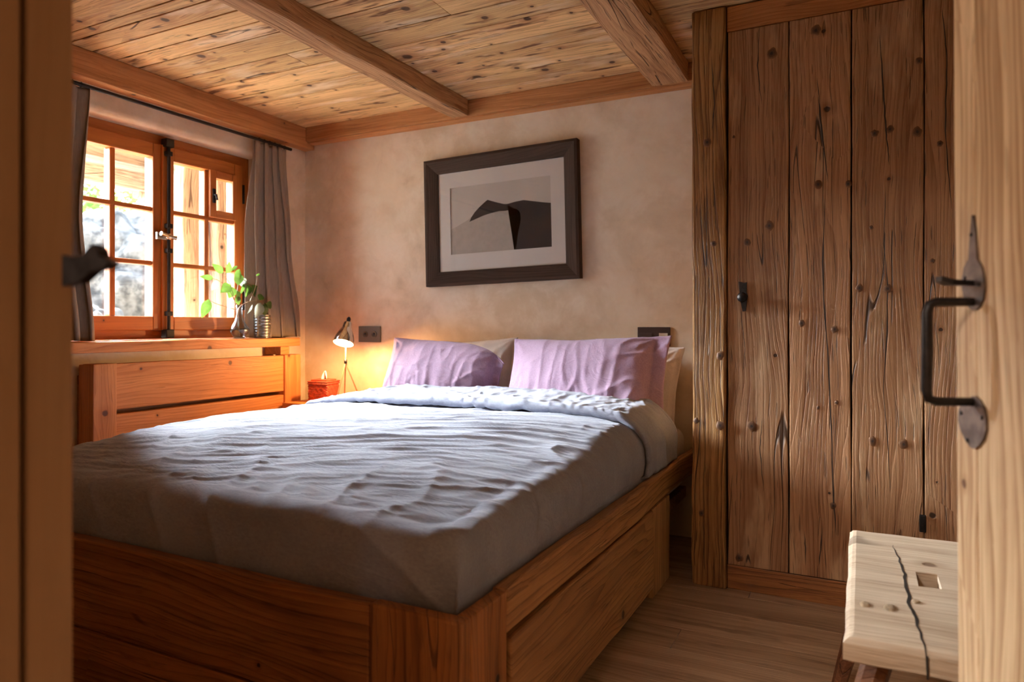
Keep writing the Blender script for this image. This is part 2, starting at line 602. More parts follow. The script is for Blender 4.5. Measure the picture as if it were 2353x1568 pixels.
M['duvet'] = fabric('grey_linen_duvet', '#8a8d9b', '#9ea1af', wscale=7.0, wr=0.55, bump=0.35, sheen=0.15, stretch=(0.55, 1.5, 1.0))
M['lilac'] = fabric('lilac_linen', '#967a90', '#a88ca2', wscale=11.0, wr=0.5, bump=0.35, sheen=0.15)
M['white'] = fabric('white_cotton', '#e2d6cc', '#eee4dc', wscale=8.0, wr=0.4, bump=0.25, sheen=0.1)
M['curtain'] = fabric('taupe_curtain_cloth', '#8d7a69', '#9d8977', wscale=14.0, wr=0.06, bump=0.12, sheen=0.1, stretch=(1, 1, .15))
_c = M['curtain'].node_tree.nodes['Principled BSDF']
M['iron'] = plain('forged_black_iron', '#2a2523', 0.45, 0.7, 40, 0.4, 0.4, 120)
M['greyiron'] = plain('worn_grey_iron', '#6a5c55', 0.5, 0.75, 30, 0.35, 0.3, 90)
M['rustiron'] = plain('dark_window_iron', '#241c18', 0.55, 0.5, 40, 0.3)
M['chrome'] = plain('polished_chrome', '#d8d2cc', 0.12, 1.0)
M['nickel'] = plain('nickel_latch', '#b8aea2', 0.25, 1.0)
M['lampwhite'] = plain('white_shade_lining', '#f4e8d0', 0.5)
M['lampstem'] = plain('cream_lamp_metal', '#a88c68', 0.35, 0.2)
M['frame'] = wood('dark_picture_frame', '#4b3a30', '#33261e', '#1c120c', knots=0.0, cracks=0.0, ring=0.5, fibre=0.5,
                  rough=0.7, bump=0.4, var=0.05, spec=0.1)
M['mat_board'] = plain('cream_mat_board', '#e6dfd6', 0.8)
M['print_sky'] = plain('print_pale_sky', '#cfc6ba', 0.8, 0, 2, 0.06)
M['print_sand'] = plain('print_pale_sand', '#b9aea0', 0.8, 0, 30, 0.05)
M['print_dark'] = plain('print_dark_dune', '#31261f', 0.8, 0, 8, 0.15)
M['print_brown'] = plain('print_brown_ridge', '#3e2c22', 0.8, 0, 20, 0.15)
M['pictureglass'] = glass_mat('picture_glass', (0.98, 0.98, 0.98, 1), 1.5)
M['windowglass'] = glass_mat('window_glass', (0.98, 0.99, 0.98, 1), 1.45)
M['vaseglass'] = glass_mat('clear_vase_glass', (0.80, 0.85, 0.88, 1), 1.6, 0.02, 2.2)
M['ribglass'] = glass_mat('ribbed_vase_glass', (0.90, 0.90, 0.88, 1), 1.6, 0.30, 3.0)
M['water'] = glass_mat('water', (0.72, 0.66, 0.60, 1), 1.33, 0.02, 2.0)
M['socket'] = plain('slate_grey_socket_plastic', '#5c574c', 0.45)
M['socketdark'] = plain('dark_socket_holes', '#26231f', 0.6)
M['switch'] = plain('brown_switch_plate', '#3f2a22', 0.5)
M['switchpale'] = plain('pale_switch_rocker', '#c8b6a2', 0.5)
M['rattan'] = plain('red_woven_rattan', '#b0452a', 0.6, 0, 60, 0.35, 0.5, 200)
M['tissue'] = plain('white_tissue', '#efe6dc', 0.9)
M['leaf'] = plain('fresh_green_leaf', '#465c22', 0.5, 0, 30, 0.25)
M['leaf'].node_tree.nodes['Principled BSDF'].inputs['Subsurface Weight'].default_value = 0.0
M['leafpale'] = plain('silvery_leaf_back', '#7c8070', 0.5, 0, 30, 0.1)
M['stem'] = plain('brown_twig', '#8a6a48', 0.6)
M['rock'] = plain('grey_lichen_rock', '#4a4743', 0.9, 0, 9, 0.75, 1.0, 14)
M['bush'] = plain('garden_leaves', '#486a24', 0.7, 0, 4, 0.5)
M['ground'] = plain('pale_bounce_ground', '#d8d4c6', 0.9, 0, 3, 0.12, 0.6, 40)  # unseen ground made pale so it bounces daylight onto the ceiling
M['slate'] = plain('dark_slate', '#5a5f66', 0.7, 0, 10, 0.2)
M['hall'] = plain('hall_wall_paint', '#b99a78', 0.85, 0, 3, 0.08)
M['steelblack'] = plain('black_curtain_rod', '#241a14', 0.5, 0.4)

# translucent cloth and leaves let daylight through
for key, w in (('leaf', 0.5), ('leafpale', 0.35), ('curtain', 0.10), ('bush', 0.3)):
    t_ = M[key].node_tree
    bs = t_.nodes['Principled BSDF']
    tl = t_.nodes.new('ShaderNodeBsdfTranslucent')
    src = bs.inputs['Base Color'].links
    if src:
        t_.links.new(src[0].from_socket, tl.inputs[0])
    mx = t_.nodes.new('ShaderNodeMixShader'); mx.inputs[0].default_value = w
    t_.links.new(bs.outputs[0], mx.inputs[1]); t_.links.new(tl.outputs[0], mx.inputs[2])
    t_.links.new(mx.outputs[0], t_.nodes['Material Output'].inputs['Surface'])

# ================================================================== room shell
LW, BW, RW, CZ = -3.2, 3.4, 1.35, 2.274      # left wall, back wall, right wall, ceiling
FY = 0.42                                    # inner face of the front wall with the doorway


def boards_x(mb, x0, x1, y0, y1, z0, z1, widths, gap=0.003, cuts=True, wob=0.0015, bevel=0.003):
    y = y0
    k = 0
    while y < y1 - 0.01:
        w = widths[k % len(widths)]
        ye = min(y + w, y1)
        xs = [x0]
        if cuts:
            xs.append(random.uniform(x0 + 0.8, x1 - 0.8))
        xs.append(x1)
        for i in range(len(xs) - 1):
            board(mb, (xs[i] + 0.001, y + gap / 2, z0), (xs[i + 1] - 0.001, ye - gap / 2, z1), 'X', bevel, wob, 0.25)
        y = ye
        k += 1
    return mb


m = MB()
boards_x(m, -3.25, RW + .05, -1.6, 3.45, -0.03, 0.0, [0.16, 0.2, 0.18, 0.22], gap=0.0015, wob=0, bevel=0.0015)
structure(m.build('floor', M['floor']), 'greyish oak plank floor', 'floor')

m = MB()
boards_x(m, -3.25, RW + .05, 0.28, 1.861, CZ, CZ + 0.03, [0.17, 0.21, 0.19], cuts=False, gap=0.007)
boards_x(m, -3.25, RW + .05, 1.861, 3.45, CZ, CZ + 0.03, [0.109, 0.112, 0.113, 0.192, 0.155, 0.18, 0.13, 0.2, 0.16, 0.15], cuts=True, gap=0.007)
structure(m.build('ceiling', M['ceiling']), 'low ceiling of old knotty boards', 'ceiling')


def slab(name, lo, hi, mat, label=None):
    mm = MB()
    board(mm, lo, hi, 'X', 0.0, 0)
    return structure(mm.build(name, mat), label, 'wall' if label else None)


slab('wall_back', (-3.6, BW, -0.03), (RW + .2, BW + .2, CZ + .12), M['plaster'], 'lime-washed plaster wall behind the bed head')
slab('wall_right', (RW, -1.6, -0.03), (RW + .2, BW, CZ + .12), M['plaster'], 'plaster wall at the far right behind the open door')

# left wall with the window recess (rounded soffit edge)
WY0, WY1, WZ0, WZ1 = 1.86, 3.03, 0.90, 2.029
m = MB()
board(m, (LW - .2, -1.6, -0.03), (LW, WY0, CZ + .12), 'X', 0.0)
board(m, (LW - .2, WY1, -0.03), (LW, BW, CZ + .12), 'X', 0.0)
board(m, (LW - .2, WY0, -0.03), (LW, WY1, WZ0), 'X', 0.0)
# lintel with a rounded lower edge
rr = 0.035
prof = [(LW, CZ + .12), (LW, WZ1 + rr)]
for k in range(1, 9):
    w = k / 8 * math.pi / 2
    prof.append((LW - rr + rr * math.cos(w), WZ1 + rr - rr * math.sin(w)))
prof += [(LW - .2, WZ1), (LW - .2, CZ + .12)]
vs = [(x, WY0, z) for x, z in prof] + [(x, WY1, z) for x, z in prof]
n = len(prof)
m.add(vs, [(k, (k + 1) % n, n + (k + 1) % n, n + k) for k in range(n)] + [tuple(range(n)), tuple(range(2 * n - 1, n - 1, -1))])
structure(m.build('wall_left', M['plaster']), 'plaster wall holding the deep window', 'wall')

# front wall with the doorway in front of the camera, and the hall behind it
m = MB()
board(m, (-3.2, 0.28, -0.03), (-0.90, FY, CZ + .1), 'X', 0)
board(m, (0.46, 0.28, -0.03), (RW, FY, CZ + .1), 'X', 0)
board(m, (-0.90, 0.28, 2.0), (0.46, FY, CZ + .1), 'X', 0)
structure(m.build('wall_front', M['hall']), 'wall round the doorway the camera looks through', 'wall')
m = MB(); board(m, (-3.2, -1.6, -0.03), (RW, -1.5, CZ + .1), 'X', 0)
structure(m.build('wall_hall', M['hall']), 'hall wall behind the camera', 'wall')
m = MB(); board(m, (-3.2, -1.6, CZ), (RW, 0.275, CZ + .1), 'X', 0)
structure(m.build('ceiling_hall', M['hall']), 'hall ceiling behind the camera', 'ceiling')
m = MB(); board(m, (-3.6, -1.65, CZ + .125), (RW + .2, BW + .2, CZ + .2), 'X', 0)
structure(m.build('ceiling_deck', M['hall']), 'closed deck above the ceiling boards', 'ceiling')

# ceiling trims and beams
m = MB(); board(m, (LW + .08, BW - .08, 2.185), (-0.60, BW + .0, CZ), 'X', 0.006, 0.002)
board(m, (LW + .08, BW - .065, 2.176), (-0.60, BW, 2.187), 'X', 0.003, 0.001)
structure(m.build('trim_1', M['trim']), 'wooden wall plate along the top of the back wall', 'trim')
m = MB(); board(m, (LW, 0.43, 2.145), (LW + .08, BW, CZ), 'Y', 0.006, 0.002)
structure(m.build('trim_2', M['trim']), 'wooden wall plate above the window wall', 'trim')


def beam(x0, x1, label):
    mm = MB()
    board(mm, (x0, 0.43, 2.181), (x1, BW - .082, CZ + .004), 'Y', 0.010, 0.006, 0.10)
    o = mm.build('ceiling_beam', M['beam'], loc=((x0 + x1) / 2, 1.9, 2.2))
    tag(o, label, 'beam', 'exposed beams under the ceiling boards')


beam(-2.048, -1.938, 'long slim wooden ceiling beam running to the middle of the picture wall')
beam(-0.905, -0.728, 'broad wooden ceiling beam ending beside the wardrobe post')

# baseboard under picture wall is hidden by the bed; none is seen

# ================================================================== window
WX = -3.30
win = empty('window_1', (WX, 2.45, 0.955), 'orange wooden two-casement window with small panes', 'window', None, 'structure')
fr = MB()
board(fr, (WX - .07, WY0, 0.955), (WX, WY0 + .075, WZ1), 'Z', 0.004)
board(fr, (WX - .07, WY1 - .065, 0.955), (WX, WY1, WZ1), 'Z', 0.004)
board(fr, (WX - .07, WY0 + .07, WZ1 - .055), (WX, WY1 - .06, WZ1), 'Y', 0.004)
board(fr, (WX - .07, WY0 + .07, 0.955), (WX, WY1 - .06, 1.005), 'Y', 0.004)
fr.build('window_frame', M['windowwood'], win)


def casement(y0, y1, s0, s1, mu, vent):
    """s0,s1: stile widths; mu: muntin centre"""
    x0, x1 = WX - .045, WX + .022
    z0, z1 = 1.003, 1.975
    gz0, gz1 = 1.075, 1.903
    c_ = empty_part('casement', (WX, (y0 + y1) / 2, z0), win)
    a = MB()
    board(a, (x0, y0, z0), (x1, y0 + s0, z1), 'Z', 0.005)
    board(a, (x0, y1 - s1, z0), (x1, y1, z1), 'Z', 0.005)
    board(a, (x0, y0 + s0, z0), (x1, y1 - s1, gz0), 'Y', 0.005)
    board(a, (x0, y0 + s0, gz1), (x1, y1 - s1, z1), 'Y', 0.005)
    a.build('sash', M['windowwood'], c_)
    b_ = MB()
    board(b_, (x0 + .008, mu - .014, gz0), (x1 - .012, mu + .014, gz1), 'Z', 0.006)
    for z in (1.352, 1.632):
        board(b_, (x0 + .010, y0 + s0, z - .012), (x1 - .010, y1 - s1, z + .012), 'Y', 0.006)
    b_.build('muntin', M['windowwood'], c_)
    g = MB()
    cols = [(y0 + s0, mu - .014), (mu + .014, y1 - s1)]
    board(g, (x0 + .02, y0 + s0 - .004, gz0 - .004), (x0 + .023, y1 - s1 + .004, gz1 + .004), 'Z', 0)
    g.build('pane', M['windowglass'], c_)
    if vent:
        v = MB()
        ya, yb = mu + .006, y1 - s1 + .004
        za, zb = 1.640, gz1 + .004
        w = .042
        board(v, (x0 + .02, ya, za), (x1 + .010, ya + w, zb), 'Z', 0.004)
        board(v, (x0 + .02, yb - w * .6, za), (x1 + .010, yb, zb), 'Z', 0.004)
        board(v, (x0 + .02, ya + w, za), (x1 + .010, yb - w * .6, za + w), 'Y', 0.004)
        board(v, (x0 + .02, ya + w, zb - w), (x1 + .010, yb - w * .6, zb), 'Y', 0.004)
        v.build('vent_sash', M['windowwood'], c_)
        k = MB()
        board(k, (x1 + .010, ya + .012, 1.72), (x1 + .018, ya + .032, 1.80), 'Z', 0.003)
        tube(k, [(x1 + .014, ya + .022, 1.765), (x1 + .032, ya + .022, 1.765), (x1 + .036, ya + .024, 1.735)], .006)
        k.build('vent_catch', M['rustiron'], c_)
    return c_


def empty_part(name, loc, parent):
    o = bpy.data.objects.new(name, None)
    COL.objects.link(o)
    o.empty_display_size = 0.04
    o.parent = parent
    o.location = Vector(loc) - Vector(parent['_w'])
    o['_w'] = tuple(loc)
    return o


casement(1.935, 2.448, .05, .066, 2.172, False)
casement(2.452, 2.965, .052, .058, 2.722, True)
# meeting batten and hinges
m = MB(); board(m, (WX + .020, 2.425, 1.003), (WX + .036, 2.475, 1.975), 'Z', 0.006)
m.build('meeting_batten', M['windowwood'], win)
m = MB()
for z in (1.12, 1.75):
    lathe(m, [(0, 0), (.007, 0), (.007, .11), (0, .11)], (WX + .026, 2.968, z), n=10)
m.build('hinge', M['rustiron'], win)
# long iron bolt with top and bottom keeps and the nickel turn
bo = MB()
bx = WX + .05
tube(bo, [(bx, 2.452, 0.985), (bx, 2.452, 2.0)], .0085, 10)
bolt = bo.build('window_bolt', M['rustiron'], win)
k = MB()
for z in (0.985, 1.985):
    board(k, (WX + .02, 2.428, z - .022), (bx + .014, 2.476, z + .022), 'Z', 0.005)
for z in (1.09, 1.42, 1.55, 1.93):
    board(k, (WX + .03, 2.436, z - .012), (bx + .012, 2.468, z + .012), 'Z', 0.004)
k.build('bolt_keep', M['rustiron'], bolt)
k = MB()
lathe(k, [(0, 0), (.017, 0), (.017, .03), (.010, .038), (0, .04)], (bx - .012, 2.444, 1.493), (1, 0, 0), 16)
tube(k, [(bx + .018, 2.444, 1.493), (bx + .03, 2.42, 1.497), (bx + .03, 2.385, 1.502)], [.007, .008, .012])
tube(k, [(bx + .018, 2.444, 1.493), (bx + .03, 2.475, 1.487)], [.008, .012])
board(k, (WX + .036, 2.385, 1.475), (WX + .05, 2.46, 1.512), 'Y', 0.003)
k.build('turn_handle', M['nickel'], bolt)

# ------------------------------------------------------------------ sill shelf
t = empty('window_shelf', (-3.1, 2.3, 0.904), 'orange wooden window shelf above the slatted cover, carrying the curtains and vases', 'shelf')
m = MB()
board(m, (-3.3, 0.50, 0.904), (-3.05, 3.20, 0.954), 'Y', 0.006, 0.0015)
m.build('shelf_board', M['larch'], t)
for y in (0.70, 3.06):
    m = MB(); board(m, (-3.2, y, 0.855), (-3.07, y + .07, 0.903), 'Y', 0.003)
    m.build('support_block', M['larch'], t)

# slatted wooden cover below the shelf
t = empty('radiator_cover', (-3.1, 2.5, 0.0), 'orange plank radiator cover with a slot, below the window shelf', 'cover')
m = MB(); board(m, (-3.10, 2.035, 0.64), (-3.062, 3.075, 0.852), 'Y', 0.004, 0.002); m.build('top_plank', M['larch'], t)
m = MB(); board(m, (-3.10, 2.035, 0.33), (-3.062, 3.075, 0.618), 'Y', 0.004, 0.002); m.build('lower_plank', M['larch'], t)
m = MB(); board(m, (-3.10, 2.035, 0.02), (-3.062, 3.075, 0.31), 'Y', 0.004, 0.002); m.build('bottom_plank', M['larch'], t)
for y0, y1 in ((1.925, 2.035), (3.075, 3.205)):
    m = MB(); board(m, (-3.13, y0, 0.0), (-3.05, y1, 0.854), 'Z', 0.005, 0.002); m.build('corner_post', M['larch'], t)
m = MB(); board(m, (-3.165, 1.93, 0.0), (-3.132, 2.02, 0.850), 'Z', 0.004, 0.0015); m.build('side_board', M['larch'], t)
m = MB(); board(m, (-3.195, 1.94, 0.0), (-3.17, 3.19, 0.80), 'Y', 0.004, 0.0); m.build('back_board', M['bedfoot'], t)

# ------------------------------------------------------------------ curtains
m = MB()
tube(m, [(-3.125, 0.9, 2.107), (-3.125, 3.2, 2.107)], .009, 10)
rod = tag(m.build('curtain_rod', M['steelblack'], loc=(-3.125, 2.0, 2.107)), 'thin black curtain rod under the wall plate above the window', 'rod')
m = MB()
for y in (1.2, 3.12):
    m = MB(); tube(m, [(-3.199, y, 2.107), (-3.125, y, 2.107)], .006, 8)
    m.build('bracket', M['steelblack'], rod)


def curtain(yt0, yt1, ym0, ym1, yb0, yb1, ztop, zbot, folds, amp, label, seed, pinch=None):
    nu, nv = 220, 60
    vs = []
    for j in range(nv):
        q = j / (nv - 1)
        z = ztop + (zbot - ztop) * q
        if q < .5:
            w = q / .5; w = w * w * (3 - 2 * w)
            a_, b_ = yt0 + (ym0 - yt0) * w, yt1 + (ym1 - yt1) * w
        else:
            w = (q - .5) / .5; w = w * w * (3 - 2 * w)
            a_, b_ = ym0 + (yb0 - ym0) * w, ym1 + (yb1 - ym1) * w
        for i in range(nu):
            s = i / (nu - 1)
            wv = noise.noise(Vector((s * 3.0 + seed, q * 1.3, seed)))
            ph = s * folds * 2 * math.pi + wv * 2.2
            f = math.sin(ph)
            A = amp * (0.6 + 0.5 * q) * (0.8 + 0.4 * noise.noise(Vector((s * 6, seed * 3, 0))))
            y = a_ + (b_ - a_) * s + 0.021 * math.sin(2 * ph) * (1 - .2 * q)
            x = -3.140 + A * f + 0.010 * q + 0.004 * noise.noise(Vector((s * 30, q * 8, seed)))
            vs.append((x, y, z + (0.003 * noise.noise(Vector((s * 9, 0, seed))))))
    mm = MB()
    mm.add(vs, grid_faces(nu, nv), smooth=True)
    o = mm.build('curtain', M['curtain'], loc=(-3.1, (yb0 + yb1) / 2, zbot))
    so = o.modifiers.new('thickness', 'SOLIDIFY'); so.thickness = 0.003; so.offset = 0
    tag(o, label, 'curtain', 'curtains at the window')
    for k in range(6):
        hd = MB()
        y = yt0 + (yt1 - yt0) * (k + .5) / 6
        lathe(hd, [(.011, -.001), (.0125, 0), (.011, .001), (.0098, 0), (.011, -.001)], (-3.125, y, 2.107), (0, 1, 0), 14)
        hd.build('curtain_ring', M['steelblack'], o)
    return o


curtain(2.925, 3.165, 2.885, 3.225, 2.865, 3.32, 2.100, 0.958, 4.0, .040, 'taupe curtain hanging at the right of the window, behind the vases', 3.1)
curtain(1.70, 1.935, 1.64, 1.905, 1.70, 1.965, 2.100, 0.958, 3.2, .040, 'taupe curtain hanging at the left of the window, half hidden by the door frame', 8.7)

# ------------------------------------------------------------------ small vase with sprigs, ribbed vase
v0 = Vector((-3.12, 2.80, 0.955))
vs_ = empty('bud_vase', v0, 'small clear glass bud vase with a waisted neck and water on the window shelf', 'vase')
m = MB()
out_p = [(0, .0), (.028, .0), (.034, .010), (.052, .042), (.053, .052), (.040, .074), (.026, .098), (.018, .125), (.0155, .16), (.019, .187)]
in_p = [(r - .0025, h + .003) for r, h in out_p[1:]][::-1] + [(0, .003)]
lathe(m, out_p + in_p, v0, n=36)
m.build('vase_glass', M['vaseglass'], vs_)
m = MB()
lathe(m, [(0, .004), (.026, .004), (.032, .012), (.049, .042), (.050, .052), (.047, .058), (0, .058)], v0, n=36)
m.build('vase_water', M['water'], vs_)


def leaf(mb, base, d, up, L, W, cup=0.15):
    d = Vector(d).normalized(); up = Vector(up)
    side = d.cross(up).normalized()
    nrm = side.cross(d)
    n_, k_ = 7, 5
    vs = []
    for i in range(n_):
        t_ = i / (n_ - 1)
        w = W * math.sin(math.pi * min(1, t_ ** 0.8)) * 0.5 + 0.0006
        for j in range(k_):
            s = (j / (k_ - 1) - .5) * 2
            vs.append(Vector(base) + d * L * t_ + side * w * s + nrm * (abs(s) * w * cup * 2 - L * .25 * t_ * t_))
    mb.add(vs, grid_faces(k_, n_), smooth=True)


def sprig(stems, leaves, label, pale_every=5, fwd=0.0):
    o = empty('leafy_sprig', v0 + Vector((0, 0, .01)), label, 'sprig', 'sprigs standing in the glass bud vase')
    m1 = MB()
    for pts in stems:
        # smooth the polyline
        P = [Vector(p) for p in pts]
        for _ in range(2):
            Q = [P[0]]
            for a, b in zip(P, P[1:]):
                Q += [a * .75 + b * .25, a * .25 + b * .75]
            Q.append(P[-1]); P = Q
        tube(m1, P, [.0022 - .0012 * i / len(P) for i in range(len(P))], 6)
    m1.build('stem', M['stem'], o)
    for k, (px, py, dx, dz, L, W) in enumerate(leaves):
        base = at(px, py, 'X', v0.x + (random.uniform(-.03, .05) if fwd == 0 else random.uniform(fwd - .01, fwd + .015)))
        d = Vector((random.uniform(-.2, .2), dx, dz))
        up = Vector((1, random.uniform(-.7, .2), random.uniform(-.2, .4)))
        g_ = MB(); pale = k % pale_every == pale_every - 1
        leaf(g_, base, d, up, L * 1.2, W * 1.15)
        pl = g_.build('leaf', M['leafpale' if pale else 'leaf'], o)
        if pale:
            pl['label'] = 'pale silvery leaf'
    return o


def pp(px, py, dx=0.0):
    return at(px, py, 'X', v0.x + dx)


sprig([[v0 + Vector((0, 0, .012)), pp(543, 715), pp(538, 690), pp(532, 655), pp(512, 630)],
       [pp(538, 690), pp(528, 668), pp(505, 645), pp(488, 640)],
       [pp(541, 700), pp(546, 660), pp(552, 640), pp(570, 648), pp(580, 660)],
       [pp(543, 712), pp(500, 700), pp(480, 690)]],
      [(512, 628, -.6, .5, .06, .035), (520, 628, .3, .8, .055, .04), (532, 622, .8, .55, .055, .016), (490, 640, -1, .1, .06, .026),
       (500, 645, -.3, -.7, .05, .035), (530, 655, -.8, -.5, .06, .05), (535, 660, -.1, -1, .055, .05), (538, 640, .5, .5, .06, .05),
       (548, 628, .2, -1, .06, .045), (551, 640, .7, -.7, .055, .045), (560, 652, -.1, -1, .055, .02), (568, 655, .2, -1, .065, .055),
       (578, 655, .6, -.9, .07, .055), (545, 668, .3, -1, .05, .03), (532, 690, -.3, -.6, .045, .035), (543, 680, .4, -.8, .05, .03),
       (480, 688, -.35, -1, .085, .045)],
      'upright sprig of round green leaves in the small glass vase')
sprig([[v0 + Vector((.004, 0, .012)), pp(545, 712, .01), pp(556, 700, .03), pp(575, 692, .05), pp(600, 692, .06), pp(612, 698, .06)],
       [pp(575, 692, .05), pp(588, 660, .055), pp(592, 636, .055)]],
      [(588, 634, .9, .35, .045, .010), (596, 690, .55, .7, .045, .035), (598, 696, -.3, -1, .075, .055), (608, 696, .35, -1, .075, .03),
       (612, 697, .8, -.35, .05, .04), (580, 700, -.45, -1, .05, .012), (604, 700, .3, -1, .06, .045)],
      'arching side sprig leaning from the small glass vase towards the curtain', 3, .06)

c0 = Vector((-3.0935, 2.945, 0.955))
rv = empty('ribbed_vase', c0, 'larger cylindrical ribbed glass vase on the window shelf before the right curtain', 'vase')
c0 = at(602, 777, 'X', -3.098); c0.z = .955
rv.location = c0; rv['_w'] = tuple(c0)
m = MB()
pr = [(0, 0), (.042, 0)]
for k in range(1, 40):
    h = k / 39 * .135
    pr.append((.0475 + .0014 * math.sin(k * 1.3) + (.004 * (k / 39)), h))
pr += [(r - .004, h) for r, h in pr[:1:-1]] + [(.040, .006), (0, .006)]
lathe(m, pr, c0, n=36)
m.build('vase_glass', M['ribglass'], rv)

# ================================================================== outside
m = MB()
nx = 24
vs = []
for j in range(nx):
    for i in range(nx):
        x = -3.65 - i * 0.5; y = -3 + j * 0.75
        z = 0.55 + 0.03 * i + 0.12 * noise.noise(Vector((x * .6, y * .6, 0)))
        vs.append((x, y, z))
m.add(vs, grid_faces(nx, nx), smooth=True)
o = m.build('garden_ground', M['ground'], loc=(-6, 3, .5))
structure(o, 'garden ground outside the window, made pale to bounce light into the room', 'ground')


def rock(c, sx, sy, sz, seed, label):
    bm = bmesh.new()
    bmesh.ops.create_icosphere(bm, subdivisions=5, radius=1.0)
    vs = []
    for v in bm.verts:
        p = v.co.copy()
        n_ = noise.fractal(p * 1.1 + Vector((seed, 0, 0)), 1.0, 2.0, 5)
        n2 = abs(noise.noise(p * 2.6 + Vector((0, seed, 0))))
        p = p * (1 + .28 * n_ + .22 * n2)
        vs.append(Vector((p.x * sx, p.y * sy, p.z * sz)) + Vector(c))
    fs = [[v.index for v in f.verts] for f in bm.faces]
    bm.free()
    mm = MB(); mm.add(vs, fs, smooth=True)
    o = mm.build('boulder', M['rock'], loc=(c[0], c[1], c[2] - sz * .7))
    return tag(o, label, 'rock', 'boulders outside the window')


rock((-6.6, 4.35, 1.15), .95, .75, 1.0, 2.0, 'large pale grey boulder seen through the left casement')
rock((-5.35, 3.3, 0.75), .4, .38, .42, 9.0, 'smaller rounded rock in front of the large boulder outside the window')
rock((-6.5, 6.4, 1.0), .6, .5, .65, 21.0, 'jagged rock beside the outdoor timber post, seen through the right casement')
m = MB(); board(m, (-4.6, 2.92, 1.02), (-4.35, 3.22, 1.06), 'Y', .01)
board(m, (-4.55, 2.98, .60), (-4.4, 3.16, 1.02), 'Z', .01)
tag(m.build('garden_stone_block', M['slate'], loc=(-4.5, 3.07, .6)), 'low dark slate block outside, at the foot of the left casement', 'block')


def bush(c, rad, n_, label, seed):
    rnd = random.Random(seed)
    mm = MB()
    vs, fs = [], []
    for k in range(n_):
        u_ = rnd.uniform(-1, 1); th = rnd.uniform(0, 2 * math.pi); rr_ = rad * (rnd.random() ** .4)
        p = Vector((math.sqrt(1 - u_ * u_) * math.cos(th) * rr_, math.sqrt(1 - u_ * u_) * math.sin(th) * rr_ * 1.3, u_ * rr_ * 1.1))
        p *= 1 + .3 * noise.noise(p * 2 + Vector((seed, 0, 0)))
        p += Vector(c)
        a = Vector((rnd.gauss(0, 1), rnd.gauss(0, 1), rnd.gauss(0, 1))).normalized() * .06
        b = a.orthogonal().normalized() * .035
        i0 = len(vs)
        vs += [p, p + a * .5 + b, p + a, p + a * .5 - b]
        fs.append((i0, i0 + 1, i0 + 2, i0 + 3))
    mm.add(vs, fs)
    o = mm.build('garden_bush', M['bush'], loc=(c[0], c[1], c[2] - rad))
    tag(o, label, 'bush', 'bushes outside the window')
    s = MB()
    for k in range(5):
        a = k * 1.3
        tube(s, [Vector((c[0], c[1], .7)), Vector((c[0] + .2 * math.cos(a), c[1] + .2 * math.sin(a), c[2])),
                 Vector((c[0] + .5 * rad * math.cos(a), c[1] + .5 * rad * math.sin(a), c[2] + .5 * rad))], [.03, .02, .008], 6)
    s.build('branch', M['stem'], o)


bush((-8.6, 4.3, 2.0), 1.15, 5200, 'bright green leafy bush outside, at the left edge of the window', 4)
bush((-9.9, 7.0, 2.0), 1.2, 5200, 'green bush behind the large boulder outside the window', 5)
bush((-11.2, 9.8, 2.2), 1.1, 3000, 'distant green bush seen beside the outdoor brace', 6)

# eaves above the window: boards on rafters, timber post and brace
t = empty('roof_eaves', (-4.6, 3.0, 2.3), 'weathered wooden roof eaves above the window outside', 'eaves')
m = MB()
x = -3.56
k = 0
while x > -5.1:
    w = [.24, .28, .22, .30][k % 4]
    z = 2.50 - (-x - 3.6) * 0.33
    board(m, (x - w + .006, max(2.1, -x * .62 - .1), z), (x, 6.4, z + .11), 'Y', .004, .003, .3)  # near end cut back out of view to let sunlight into the window
    x -= w; k += 1
m.build('soffit_board', M['outwood'], t)
for y in (2.2, 3.6, 5.0):
    m = MB()
    sh = Matrix.Translation((-3.56, y, 2.39)) @ Matrix.Rotation(R(18.3) * -1, 4, 'Y')
    board(m, (-1.6, -.05, -.0), (0.0, .05, .10), 'X', .008, .004, .2, mat4=sh)
    m.build('rafter', M['outwood'], t)
m = MB(); board(m, (-4.62, 2.75, 1.97), (-4.50, 6.3, 2.09), 'Y', .01, .006, .2); m.build('purlin', M['outwood'], t)

t = empty('outdoor_timber_post', (-4.0, 3.3, .6), 'thick weathered timber post outside the right casement', 'post')
m = MB(); board(m, (-4.00, 2.97, .55), (-3.80, 3.17, 2.42), 'Z', .015, .012, .12); m.build('post', M['outwood'], t)
m = MB(); board(m, (-3.95, 3.19, .55), (-3.74, 3.42, 2.42), 'Z', .015, .014, .12); m.build('post', M['outwood'], t)
m = MB(); board(m, (-3.86, 3.44, .55), (-3.62, 3.95, 2.42), 'Z', .015, .014, .12); m.build('wall_plank', M['outwood'], t)
t = empty('outdoor_brace', (-4.56, 3.5, .6), 'curved wooden brace and slim post holding the eaves outside', 'brace')
m = MB(); board(m, (-4.62, 3.58, .6), (-4.50, 3.70, 1.97), 'Z', .015, .008); m.build('post', M['outwood'], t)
m = MB()
pts = []
for k in range(11):
    a = k / 10
    pts.append(Vector((-4.56, 3.60 - .42 * a, 1.50 + .46 * math.sin(a * math.pi / 2))))
tube(m, pts, [.04] * 11, 8)
m.build('curved_brace', M['outwood'], t)

